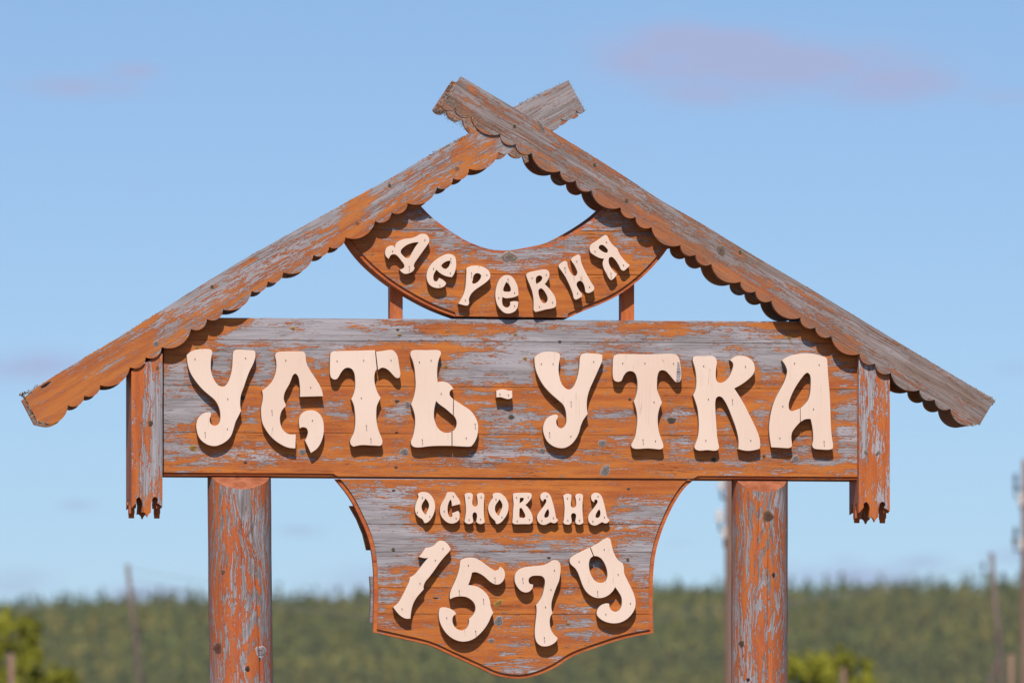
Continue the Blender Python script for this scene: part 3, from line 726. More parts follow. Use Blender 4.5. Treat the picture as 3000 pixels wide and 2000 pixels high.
# ---- hanging pendants at both ends of the name board
FR = [(0, 1501), (.04, 1498), (.14, 1488), (.165, 1483), (.15, 1477), (.20, 1470.5), (.26, 1469.5), (.33, 1478), (.355, 1490), (.335, 1514), (.40, 1513), (.46, 1517.5), (.51, 1528), (.56, 1519), (.63, 1514.5), (.635, 1491), (.68, 1474), (.75, 1468), (.83, 1471), (.855, 1478), (.825, 1487), (.90, 1491), (1, 1497)]
def pendant(x0, x1, topl, topr, dy, seed, bare, label, knots):
    bottom = [(x0 + (x1 - x0) * t, y + dy) for t, y in FR]; yf = -.027
    f = put(plate('pendant', [(x0, topl), *bottom, (x1, topr)], yf, .018, VT, seed, bare, red=.45, grid=(.02, .05))); f['label'] = label
    add_knots(f, knots, yf)
    wx0 = P(x0, 1400, yf).x; wx1 = P(x1, 1400, yf).x
    bk = [Vector((P(px, py, yf).x, .105, P(px, py, yf).z)) for px, py in [(x0, topl), *bottom, (x1, topr)]]
    g = put(plate('back_board', None, 0, .018, VT, seed + 1, const(.3), world=bk, dirt=const(.35))); g.parent = f
    dep0, dep1 = yf + .0185, .1045
    for xx, sgn in ((wx0, 1), (wx1 - .016, 1)):
        bm = bmesh.new(); pts = []
        zt = P(x0, topl if xx == wx0 else topr, yf).z
        prof = [(dep0, zt)] + [(dep0 + (dep1 - dep0) * t, P(x0, y + dy, yf).z) for t, y in FR] + [(dep1, zt)]
        A = [bm.verts.new((xx, a, b)) for a, b in prof]; B = [bm.verts.new((xx + .016, a, b)) for a, b in prof]
        fa = bm.faces.new(A); fb = bm.faces.new(list(reversed(B)))
        for i in range(len(A)): bm.faces.new((A[i], B[i], B[(i + 1) % len(A)], A[(i + 1) % len(A)]))
        fa.normal_update(); fb.normal_update(); bmesh.ops.triangulate(bm, faces=[fa, fb], ngon_method='EAR_CLIP'); bmesh.ops.recalc_face_normals(bm, faces=bm.faces[:])
        me = tomesh(bm, 'side_board'); put_attrs(me, VT, seed + 2, const(.15), const(.1), .6)
        s = put(mobj('side_board', me)); s.parent = f
LPB = digitmap(380, 22, [1050, 1120, 1200, 1260, 1320, 1400, 1460, 1520], ['22344', '23477', '33688', '33477', '33578', '33577', '23455', '23333'])
RPB = digitmap(2515, 22, [1050, 1120, 1200, 1260, 1320, 1400, 1460, 1520], ['65532', '77643', '67742', '57432', '56553', '23344', '23366', '22232'])
pendant(385, 476, 1085, 1035, -14, 150, LPB, 'hanging end board with a jagged carved foot at the left', [(441, 1240, 8, 10, 0, DARK), (461, 1077, 6, 9, 0, (.3, .13, .06))])
pendant(2516, 2607, 1040, 1090, 0, 160, RPB, 'hanging end board with a jagged carved foot at the right', [(2537, 1324, 6, 10, 20, GREY), (2571, 1327, 6, 10, -40, GREY)])

# ---- bargeboards with scalloped lower edges
def arcs(cusps, out):
    """cusps joined by bulging arcs; out = side of the bulge (pixel vector)"""
    res = []
    for (x0, y0), (x1, y1) in zip(cusps, cusps[1:]):
        L = math.hypot(x1 - x0, y1 - y0); s = L * (.30 if L < 75 else .235); nx, ny = -(y1 - y0) / L, (x1 - x0) / L
        if nx * out[0] + ny * out[1] < 0: nx, ny = -nx, -ny
        n = 8 if L < 75 else 13; rr = (L * L / 4 + s * s) / (2 * s); a = math.asin(min(1, L / 2 / rr))
        for i in range(n):
            th = -a + 2 * a * i / n; u = rr * math.sin(th); v = rr * math.cos(th) - (rr - s); mx, my = (x0 + x1) / 2, (y0 + y1) / 2
            res.append((mx + (x1 - x0) / L * u + nx * v, my + (y1 - y0) / L * u + ny * v))
    res.append(cusps[-1]); return res
def z1(*p): return [(40 + x / 3.92, 880 + y / 3.92) for x, y in p]
def z2(*p): return [(500 + x / 3.92, 600 + y / 3.92) for x, y in p]
def z3(*p): return [(900 + x / 3.92, 340 + y / 3.92) for x, y in p]
def z4(*p): return [(1240 + x / 4.704, 200 + y / 4.704) for x, y in p]
def z5(*p): return [(1500 + x / 3.92, 340 + y / 3.92) for x, y in p]
def z6(*p): return [(1900 + x / 3.92, 640 + y / 3.92) for x, y in p]
def z7(*p): return [(2400 + x / 3.92, 940 + y / 3.92) for x, y in p]
topL = crv([(73, 1163), (116, 1129), (219, 1065), (372, 973), (514, 883), (700, 768), (900, 656), (1045, 576), (1155, 516), (1283, 440), (1385, 386), (1503, 315), (1665, 235.5)], False, 12)
cuspL = z1((380, 1412), (620, 1200), (810, 1090), (992, 970), (1335, 765), (1515, 650), (1697, 535), (2035, 325)) + z2((415, 1309), (600, 1200), (930, 988), (1113, 878), (1292, 775), (1640, 575), (1820, 483), (2005, 372)) + \
        z3((780, 1205), (968, 1105), (1152, 1000), (1490, 820), (1675, 715), (1858, 605), (2195, 415)) + z4((1240, 1075), (1440, 940), (1755, 850), (1890, 695), (2105, 575), (2228, 592))
botL = [(110, 1234)] + arcs(cuspL, (.5, .86))
outL = topL + z4((2232, 588)) + list(reversed(botL))
topR = crv([(1350.5, 224.5), (1503.5, 315), (1613, 382), (1793, 493), (1934, 585), (2043, 648), (2231, 762), (2384, 852), (2543, 948), (2731, 1062), (2910, 1168)], False, 12)
cuspR = z4((250, 520), (440, 540), (660, 660), (1062, 908), (1275, 1045), (1497, 1170)) + z5((555, 632), (735, 742), (913, 852), (1248, 1050), (1420, 1160), (1603, 1275), (1935, 1482)) + \
        z6((540, 415), (722, 522), (1058, 725), (1230, 835), (1412, 942), (1745, 1137), (1917, 1250), (2100, 1350)) + z7((465, 378), (643, 487), (823, 595), (1153, 790), (1328, 900), (1508, 1005), (1760, 1195))
botR = arcs(cuspR, (-.5, .86)) + z7((1850, 1182))
outR = topR + [(2912.5, 1173)] + list(reversed(botR))
gl = Vector((.862, .507)).normalized(); gr = Vector((.860, -.511)).normalized()
def bareL(px, py):
    t = (px - 73) / 1600
    ty = 1163 - (px - 73) * .583; v = (py - ty) / 90
    b = .26 + .40 * min(max((t - .05) / .22, 0), 1) - .22 * v
    if px > 1480: return .80
    return max(.1, min(.85, b - (.25 if .205 < t < .24 else 0) - (.28 if .585 < t < .63 else 0) - (.25 if .79 < t < .83 else 0)))
def bareR(px, py):
    t = (px - 1350) / 1560; ty = 224 + (px - 1350) * .605; v = (py - ty) / 90
    return .70 - .28 * max(0, v - .55) / .4 * (1 if .25 < t < .75 else .3) - (.18 if .1 < t < .45 and v < .35 else 0) + (.15 if t > .75 else 0)
def dirtL(px, py):
    return .12 + (.28 if px > 1480 else 0) + .25 * max(0, (120 - px) / 80)
def dirtR(px, py):
    t = (px - 1350) / 1560; return .72 + .2 * max(0, 1 - t / .12) + .22 * max(0, (t - .6) / .4)
def bargeboard(name_label, pix, y, th, grain, seed, bare, dirt, shift=None, red=0):
    if shift is None: o = put(plate('bargeboard', pix, y, th, grain, seed, bare, dirt=dirt, red=red, grid=(.04, .03)))
    else:
        w_ = [P(px, py, shift[2]) for px, py in pix]; w_ = [Vector((p.x + shift[0], y, p.z + shift[1])) for p in w_]
        o = put(plate('bargeboard', None, y, th, grain, seed, bare, dirt=dirt, red=red, grid=(.06, .06), world=w_))
    o['label'] = name_label; return o
BL = bargeboard('scalloped front bargeboard sloping down to the left', outL, -.034, .018, gl, 170, bareL, dirtL)
BR = bargeboard('scalloped grey-brown front bargeboard sloping down to the right, crossing over', outR, -.040, .020, gr, 171, bareR, dirtR, red=.3)
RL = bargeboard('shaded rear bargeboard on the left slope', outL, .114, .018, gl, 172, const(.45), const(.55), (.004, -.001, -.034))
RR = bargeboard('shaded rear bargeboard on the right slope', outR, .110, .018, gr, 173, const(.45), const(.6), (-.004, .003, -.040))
add_knots(BL, [(133, 1127, 19, 4.5, 32, (.03, .02, .016)), (457, 1006, 9, 10, 0, GREY), (1339, 493, 9, 9, 0, (.3, .17, .1)), (1046, 652, 7, 9, 40, (.3, .15, .08))], -.034)  # first disc is no knot: dark sliver painting the shade in a split
add_knots(BR, [(2112, 733, 15, 20, 25, (.20, .155, .125)), (1585, 372, 8, 30, 30, (.26, .22, .20))], -.040)
screws(BL, [(621, 839), (1141, 543)], -.034); screws(BR, [(1507, 369), (1742, 482), (1835, 587), (2168, 738)], -.040)
# roof boards between front and rear bargeboards
for top, lo, hi, grain, sd, sg, tx in ((topL, 150, 1440, gl, 180, 1, -.030), (topR, 1560, 2840, gr, 181, -1, -.034)):
    tp = [p for p in top if lo < p[0] < hi]
    nx, ny = (.5, .86) if sg > 0 else (-.5, .86)
    poly = [(x + nx * 5, y + ny * 5) for x, y in tp] + [(x + nx * 24, y + ny * 24) for x, y in reversed(tp)]
    w_ = [P(px, py, tx) for px, py in poly]; w_ = [Vector((p.x, -.0165, p.z)) for p in w_]
    put(plate('roof_board', None, 0, .128, grain, sd, const(.8), dirt=const(.7), world=w_, grid=(.1, .1)))
# lichen crusts
def lichen(parent, line, y0, y1, n, smin, smax, seed, spread=1.5):
    r = random.Random(seed); verts, faces = [], []
    seg = [math.hypot(b[0] - a[0], b[1] - a[1]) for a, b in zip(line, line[1:])]; tot = sum(seg)
    cl_pos = [r.uniform(0, tot) for _ in range(max(3, n // 14))]
    for _ in range(n):
        s = r.choice(cl_pos) + r.gauss(0, 12) if r.random() < .72 else r.uniform(0, tot); s = min(max(s, 0), tot - .01)
        i = 0
        while s > seg[i] and i < len(seg) - 1: s -= seg[i]; i += 1
        t = min(s / seg[i], 1); px = line[i][0] + (line[i + 1][0] - line[i][0]) * t + r.gauss(0, spread); py = line[i][1] + (line[i + 1][1] - line[i][1]) * t + r.gauss(0, spread)
        y = r.uniform(y0, y1); c = P(px, py, y); q = r.uniform(smin, smax) * .001; b = len(verts)
        ax = [Vector((r.gauss(0, 1), r.gauss(0, 1), r.gauss(0, 1))).normalized() for _ in range(6)]
        base = [Vector(v) for v in ((1, 0, 0), (-1, 0, 0), (0, 1, 0), (0, -1, 0), (0, 0, 1), (0, 0, -1))]
        verts += [c + (bv + a * .4) * q for bv, a in zip(base, ax)]
        faces += [(b + i_, b + j_, b + k_) for i_, j_, k_ in ((0, 2, 4), (2, 1, 4), (1, 3, 4), (3, 0, 4), (2, 0, 5), (1, 2, 5), (3, 1, 5), (0, 3, 5))]
    me = bpy.data.meshes.new('lichen'); me.from_pydata([tuple(v) for v in verts], [], faces)
    o = put(mobj('lichen', me, None, (LICHEN,))); o.parent = parent; o['kind'] = 'stuff'
lichen(BL, [p for p in topL if p[0] < 480], -.034, -.018, 260, .8, 2.0, 1, .8)
lichen(BL, [p for p in topL if 480 <= p[0] < 1390], -.034, -.018, 200, .6, 1.4, 2, .5)
lichen(BL, [p for p in topL if 1250 < p[0] < 1390], -.036, -.030, 120, .8, 1.8, 21, 2)
lichen(BL, [(66, 1156), (73, 1166), (84, 1190), (98, 1215), (110, 1236), (140, 1240)], -.036, -.018, 200, 1.2, 2.8, 3, 2)
lichen(BL, [(60, 1155), (80, 1150), (110, 1130)], -.036, -.018, 70, 1.2, 2.6, 31, 2)
lichen(BL, [p for p in topL if p[0] > 1495] + [(1690, 280), (1713, 324), (1690, 323), (1660, 345), (1640, 352)], -.0352, -.033, 260, .5, 1.3, 4, 3)
lichen(BR, topR, -.040, -.024, 260, .6, 1.5, 5, .5)
lichen(BR, [(2640, 1008), (2740, 1068), (2820, 1118), (2880, 1150), (2908, 1165)], -.042, -.024, 170, .8, 1.9, 6, 1.0)
lichen(BR, [(2880, 1160), (2905, 1166), (2911, 1175), (2902, 1186)], -.042, -.024, 120, 1.0, 2.2, 61, 2)
lichen(BR, z7((1600, 1160), (1680, 1192), (1760, 1195), (1850, 1190)), -.042, -.024, 100, .8, 2.0, 7, 1.5)
lichen(BR, [(1350, 228), (1335, 250), (1312, 285), (1293, 311), (1333, 316), (1340, 335), (1381, 342), (1400, 370), (1440, 392)], -.042, -.030, 300, .8, 1.9, 8, 2)
lichen(RR, z4((400, 190), (280, 380), (160, 590), (290, 590), (340, 690), (430, 735), (500, 725), (550, 800), (610, 850), (660, 870)), .105, .112, 300, .8, 1.8, 9, 3)

lichen(BR, [(1300, 300), (1330, 300), (1352, 325), (1375, 338), (1400, 365)], -.0410, -.0398, 260, .5, 1.2, 62, 7)
lichen(RR, z4((190, 560), (330, 640), (430, 720), (560, 760), (640, 830)), .1085, .1102, 260, .5, 1.3, 63, 7)
lichen(BL, [(1560, 330), (1620, 325), (1660, 300), (1700, 300), (1690, 325)], -.0350, -.0338, 200, .5, 1.1, 64, 7)
# ---- letters
def RG(ox, oy, s): return lambda p: (ox + p[0] / s, oy + p[1] / s, *p[2:])
G1, G2, G3, G4 = RG(500, 980, 4.356), RG(900, 980, 4.356), RG(1400, 980, 4.356), RG(1900, 980, 3.92)
GA, GB = RG(1000, 560, 3.92), RG(1480, 560, 3.92)
C1, C2 = RG(1180, 1420, 7.35), RG(1480, 1420, 7.35)
D1, D2 = RG(1120, 1540, 4.355), RG(1480, 1540, 4.355)
def pts(g, s):
    out = []
    for q in s.split():
        c = q.endswith('*'); x, y = q.rstrip('*').split(',')
        out.append(g((float(x), float(y), 1) if c else (float(x), float(y))))
    return out
SHELTER = {}
def letter(name, label, parent, paths, thick, nails=(), chip=None, yb=.001, seed=0):
    """paths: outlines (pixel points) filled as one shape each with its holes: [(outer, hole, hole...), ...]"""
    yf = yb - .001 - thick; me_all = bmesh.new()
    for shape in paths:
        cu = bpy.data.curves.new('c', 'CURVE'); cu.dimensions = '2D'; cu.fill_mode = 'BOTH'; cu.extrude = (thick + .001) / 2 - .0007; cu.bevel_depth = .0007; cu.bevel_resolution = 1; cu.offset = -.0007
        for path in shape:
            sm = crv(path, True, 3.5); SHELTER.setdefault(parent.name, []).extend(sm); sp = cu.splines.new('POLY'); sp.points.add(len(sm) - 1); sp.use_cyclic_u = True
            for k, (px, py) in enumerate(sm):
                p = P(px, py, yf); sp.points[k].co = (p.x, p.z, 0, 1)
        ob = bpy.data.objects.new('c', cu); COL.objects.link(ob); dg = bpy.context.evaluated_depsgraph_get()
        me = bpy.data.meshes.new_from_object(ob.evaluated_get(dg)); COL.objects.unlink(ob); bpy.data.objects.remove(ob)
        yc = (yf + yb) / 2
        for v in me.vertices: v.co = Vector((v.co.x, yc - v.co.z, v.co.y))
        me_all.from_mesh(me); bpy.data.meshes.remove(me); bpy.data.curves.remove(cu)
    bm = me_all
    for f in bm.faces: f.material_index = 0; f.smooth = False
    for (px, py, bent) in nails:
        c = P(px, py, yf); L = .0105 if bent else .0022
        d = Vector((random.uniform(-.25, .05) * bent, -1, -.35 * bent)).normalized()
        rod(bm, c + Vector((0, .003, 0)), c + d * L, .0008, .0008, 7, 1)
        rod(bm, c + d * L, c + d * (L + .0007), .0015, .0013, 9, 1)
    if chip:
        v = [bm.verts.new(P(px, py, yf) + Vector((0, -.0005, 0))) for px, py in chip]; f = bm.faces.new(v); f.material_index = 2; f.normal_update()
        if f.normal.y > 0: f.normal_flip()
    me = tomesh(bm, name)
    for m in (CREAM, NAIL, WOOD): me.materials.append(m)
    put_attrs(me, HZ, 300 + seed, const(.95))
    e = me.attributes.new('edge', 'FLOAT', 'FACE')
    for i, p in enumerate(me.polygons): e.data[i].value = 1.0 if (abs(p.normal.y) < .4 and p.material_index == 0) else 0.0
    o = put(mobj(name, me)); o.parent = parent; o['label'] = label; return o
def nl(g, s):
    out = []
    for q in s.split():
        b = q.endswith('b'); x, y = q.rstrip('b').split(','); out.append((*g((float(x), float(y)))[:2], 1 if b else 0))
    return out
TB = .0245
letter('letter', 'large cream letter У at the left end of the name board', NB, [[pts(G1, '205,262* 255,218 330,192 400,184 480,184 515,192 532,215 525,260 515,330 512,420 525,500 560,585 610,645 655,665 695,655 730,610 765,520 785,420 790,330 795,240 810,205 840,193 950,195 1065,203 1078,212 1080,290* 1055,370 1010,460 970,560 930,680 900,760 888,840 890,920 900,970* 860,1050 830,1110 800,1210 770,1290 720,1350 650,1395 570,1420 490,1410 410,1365 360,1305 335,1230 327,1160 340,1090 380,1030 440,995 500,988 515,1000 515,1030 500,1070 500,1110 520,1145 555,1162 600,1150 625,1115 635,1060 630,980 605,900 560,830 490,770 400,690 310,580 250,480 218,380 208,310')]], TB,
       nl(G1, '310,310 955,298 728,818 722,1200 443,1240b'), seed=1)
letter('letter', 'large cream letter С with a separate comma-shaped lower piece', NB, [[pts(G1, '1333,262 1345,235 1380,220 1500,214 1640,214 1700,222 1720,250 1725,310 1740,380 1790,470 1850,560 1900,640 1930,710 1947,785* 1650,793* 1652,720 1645,620 1625,530 1590,497 1560,520 1540,570 1510,640 1475,700 1450,760 1445,830 1465,880 1472,910* 1420,970 1397,1040 1398,1120 1420,1190 1460,1240 1520,1270 1597,1270* 1592,1450* 1500,1440 1400,1395 1300,1320 1220,1220 1170,1120 1155,1010 1155,930 1175,830 1175,760 1165,712* 1220,675 1290,600 1335,500 1350,400 1345,330')],
       [pts(G1, '1790,1508* 1715,1350* 1740,1300 1752,1240 1735,1195 1700,1180 1665,1185 1648,1198* 1640,1150 1638,1090 1655,1030 1700,985 1770,965 1840,970 1900,1010 1940,1080 1955,1170 1950,1270 1920,1370 1870,1450')]], TB, nl(G1, '1468,326 1785,670 1293,958b 1808,1092'), seed=2)
letter('letter', 'large cream letter Т with its right arm split off by a crack', NB, [[pts(G2, '292,290 300,240 325,215 380,210 600,205 865,197* 885,400 890,440* 870,470 858,530 860,600 880,690 905,750 938,805* 920,840 890,910 882,1000 885,1090 900,1180 930,1270 955,1330 962,1370 945,1410 925,1418* 800,1412 700,1408 620,1420* 595,1428 560,1405 547,1365 560,1320 595,1250 610,1170 615,1080 610,1000 595,900 563,822* 595,750 612,670 612,570 600,490 570,440 525,422 480,432 435,480 400,540 375,568 335,570 305,545 292,500 290,400')],
       [pts(G2, '877,218* 960,208 1085,197 1125,225 1155,280 1168,350 1180,430 1190,510 1175,550 1140,553 1100,520 1050,465 1000,430 960,422 925,435 905,455* 891,340')]], TB, nl(G2, '380,333 720,327 1068,325 690,805 757,1150b 815,1315b'), seed=3)
letter('letter', 'large cream soft sign Ь cracked from top to bottom', NB, [[pts(G2, '1318,235 1330,208 1360,198 1520,198 1670,198 1700,212 1708,245 1690,290 1670,360 1660,450 1660,530 1668,607* 1700,598 1760,602 1810,625 1850,665 1870,695* 1840,705 1820,730 1818,765 1835,795 1865,822* 1860,1028* 1830,1000 1760,940 1690,890 1645,847* 1622,950 1618,1040 1635,1120 1670,1190 1720,1235 1780,1252 1842,1240* 1844,1418* 1600,1420 1400,1438 1350,1425 1325,1390 1325,1360 1345,1310 1365,1230 1378,1130 1375,1040 1355,960 1325,885* 1355,810 1375,730 1385,640 1380,540 1370,430 1345,330 1320,270')],
       [pts(G2, '1873,826* 1920,858 2000,910 2080,965 2140,1040 2180,1140 2180,1230 2165,1310 2130,1380 2090,1425 2060,1428 1854,1418* 1853,1235* 1885,1205 1905,1160 1905,1100 1880,1045 1869,1034*')]], TB, nl(G2, '1430,347 1580,327 1708,750 1470,1330b 2028,1315 2140,1130b'), seed=4)
letter('hyphen', 'small wavy cream hyphen between the two words', NB, [[pts(G3, '235,712* 300,697 340,698 400,715 438,710* 440,805* 390,822 340,812 290,797 238,802*')]], .026, nl(G3, '280,757 388,768'), seed=5)
letter('letter', 'large cream letter У right of the hyphen', NB, [[pts(G3, '722,290* 760,255 830,225 920,217 1000,225 1040,240 1050,270 1040,340 1030,420 1035,500 1055,590 1090,655 1140,695 1175,700 1215,670 1250,600 1280,500 1295,400 1302,300 1315,265 1345,242 1450,240 1575,252 1590,260* 1588,340* 1560,400 1515,500 1470,600 1430,690 1405,770 1392,850 1392,940 1402,1010* 1380,1040 1345,1090 1315,1160 1290,1250 1250,1330 1190,1400 1120,1440 1050,1447 960,1420 890,1365 850,1290 832,1210 845,1130 880,1070 940,1030 1000,1018 1022,1030 1020,1060 1003,1090 1003,1130 1020,1170 1060,1195 1095,1180 1125,1130 1130,1050 1115,950 1085,890 1020,830 930,750 840,650 780,550 740,450 725,360')]], TB,
       nl(G3, '808,370 958,370 1477,342 1190,850b 918,1240b 1185,1295'), seed=6)
letter('letter', 'large cream letter Т with a grey chipped right edge', NB, [[pts(G3, '1727,310 1740,270 1780,250 1850,247') + pts(G4, '0,227 300,225 335,245 355,280 365,340 376,430 370,520 350,545 315,545 285,515 240,460 200,420 160,408 125,420 105,470 98,560 102,640 125,700 155,780* 125,850 108,930 108,1020 120,1110 145,1190 170,1260 170,1295 140,1315 60,1310 0,1305') + pts(G3, '2005,1455 1970,1440 1957,1405 1975,1370 2010,1290 2025,1200 2035,1100 2030,1000 2010,910 1990,852* 2015,790 2035,700 2038,620 2030,560 2010,500 1975,470 1945,465 1905,475 1865,520 1830,590 1800,602 1765,598 1735,575 1722,520 1722,400')]], TB,
       nl(G3, '1847,362 2130,362 2107,1330b') + nl(G4, '285,330 62,770 78,1218'), seed=7, chip=[G4(p)[:2] for p in ((332, 310), (352, 320), (366, 400), (370, 440), (364, 515), (345, 541), (318, 540), (322, 430))])
letter('letter', 'large cream letter К', NB, [[pts(G4, '508,290 515,258 540,248 640,247 740,247 770,265 785,300 775,400 775,500 790,540 825,553 870,540 920,490 955,420 973,350 965,320 935,292* 975,262 1030,243 1100,245 1160,270 1205,320 1222,390 1205,450 1150,510 1070,570 985,617* 1040,700 1100,800 1150,900 1200,1000 1250,1110 1278,1200 1282,1280 1275,1310* 1200,1328 1120,1332 1030,1312* 1035,1260 1030,1180 1000,1060 960,950 920,850 880,770 840,718 810,708 780,725 768,770 770,900 780,1050 790,1180 805,1260 810,1300 790,1325 760,1332 680,1325 580,1330 540,1315 528,1290 540,1250 565,1180 578,1080 575,960 560,840 513,695* 540,630 550,560 545,450 530,370')]], TB,
       nl(G4, '630,358 1112,365 685,740 963,738b 657,1212 1173,1212'), seed=8)
letter('letter', 'large cream letter А at the right end of the name board', NB, [[pts(G4, '1535,297* 1590,258 1680,228 1800,215 1900,222 1990,245 2045,270 2055,330 2062,450 2075,600 2085,750 2090,900 2095,1050 2105,1170 2120,1270 2115,1305 2090,1318 1980,1318 1900,1305 1880,1270 1890,1220 1890,1130 1880,1050 1862,968* 1800,972 1747,1002* 1745,842* 1760,830 1820,770 1850,700 1862,600 1862,500 1850,455 1830,437 1800,450 1750,510 1690,600 1640,700 1612,790 1615,850 1640,878 1690,865 1741,845* 1741,1005* 1690,1060 1650,1120 1640,1180 1648,1250 1645,1285 1620,1300 1500,1297 1410,1292* 1395,1200 1385,1080 1395,960 1420,840 1455,740 1500,650 1550,560 1580,480 1592,420 1575,360')]], TB,
       nl(G4, '1675,328 1958,345 1540,820 1893,852 1507,1185 2015,1217b'), seed=9)
TC = .0235
letter('letter', 'cream letter Д, first on the crescent board', CRB, [[pts(GA, '505,690 520,650 555,628 590,625 610,640 615,652* 625,610 660,575 720,550 800,540 850,525 900,497 940,489 980,500 1008,540 1010,580 980,630 930,700 880,770 840,830 832,855 843,885* 820,920 780,942 730,950 700,935 668,900* 700,892 725,870 722,845 690,800 650,750 620,728 590,726 565,740 545,778* 515,750 502,715'), pts(GA, '890,588* 850,640 810,710 775,765 745,768 715,745 685,710 685,680 710,650 760,615 830,592')]], TC, nl(GA, '958,560 587,688 782,857b'), seed=11)
letter('letter', 'cream letter е, second on the crescent board', CRB, [[pts(GA, '1270,988* 1200,975 1140,945 1093,903* 1065,950 1057,1000 1072,1035 1095,1037 1115,1015 1122,995* 1170,1020 1205,1055* 1190,1085 1150,1108 1080,1110 1020,1080 985,1020 980,960 1000,890 1050,820 1120,765 1200,725 1250,722 1300,745 1318,800 1318,870 1300,940'), pts(GA, '1250,797* 1190,815 1150,855 1165,880 1200,893 1235,865 1250,825')]], TC, nl(GA, '1260,765b 1058,888 1250,940 1130,1080'), seed=12)
letter('letter', 'cream letter р, third on the crescent board', CRB, [[pts(GA, '1437,885 1480,862 1560,855 1630,870 1690,910 1712,960 1705,1000 1670,1040 1600,1090 1530,1140 1485,1190 1465,1240 1468,1290 1450,1313 1410,1310 1345,1290* 1370,1250 1405,1180 1425,1100 1432,1000 1437,930'), pts(GA, '1545,945 1580,945 1605,965 1600,1000 1570,1040 1525,1063 1502,1055 1510,1020 1520,970')]], TC, nl(GA, '1498,932b 1670,960 1423,1250'), seed=13)
letter('letter', 'cream letter е, middle one on the crescent board', CRB, [[pts(GB, '30,963 70,975 110,1020 145,1100 152,1195* 110,1215 40,1228 0,1228 -30,1215* -35,1250 -25,1310 10,1335 40,1330 58,1305 55,1272* 100,1262 152,1268* 145,1330 110,1380 40,1405 -10,1395 -60,1350 -95,1290 -112,1200 -105,1120 -80,1040 -40,985 0,965'), pts(GB, '10,1043* 45,1075 65,1120 60,1150 20,1155 -20,1145 -18,1110 0,1070')]], TC, nl(GB, '30,1003b 107,1165 107,1315 -75,1222'), seed=14)
letter('letter', 'cream letter в, fifth on the crescent board', CRB, [[pts(GB, '242,960 260,938 320,920 400,905 470,900 500,920 510,960 500,1000 470,1050 455,1068* 490,1100 540,1160 575,1220 587,1290 575,1330 540,1345 460,1360 390,1378 345,1385 328,1365 328,1310 325,1230 310,1150 285,1080 255,1010'), pts(GB, '360,985 395,968 425,985 420,1020 395,1045 358,1065* 352,1030'), pts(GB, '385,1135 410,1115 440,1135 470,1180 488,1230 480,1270 455,1287 425,1275 400,1230 385,1180')]], TC, nl(GB, '307,995 470,957 393,1325 543,1275'), seed=15)
letter('letter', 'cream letter н, sixth on the crescent board', CRB, [[pts(GB, '612,858 640,825 690,800 710,810 720,860 750,930 785,970 815,970 830,935 820,900 795,850 757,785 770,765 820,735 850,728 865,750 870,800 900,880 940,960 985,1040 1025,1110 1015,1140 960,1170 925,1160 915,1110 895,1055 865,1030 835,1040 820,1070 840,1120 880,1180 885,1200 850,1230 805,1245 790,1230 775,1170 740,1080 690,980 650,920')]], TC, nl(GB, '682,873b 822,805 967,1098 830,1170'), seed=16)
letter('letter', 'cream letter я, last on the crescent board', CRB, [[pts(GB, '970,650 985,615 1050,570 1120,520 1150,503 1175,515 1190,550 1230,610 1290,660* 1310,710 1350,770 1400,825 1430,850 1400,885 1360,915 1335,905 1305,850 1265,790 1225,755 1200,760 1188,800 1200,850 1240,910 1285,955* 1250,1000 1215,1022 1195,1005 1165,950 1130,880 1120,830 1135,775* 1090,770 1030,740 980,700'), pts(GB, '1075,655 1085,625 1115,617 1150,640 1180,680 1175,705 1145,705 1100,680')]], TC, nl(GB, '1162,585 1030,690 1358,848 1218,935b'), seed=17)
TS = .019
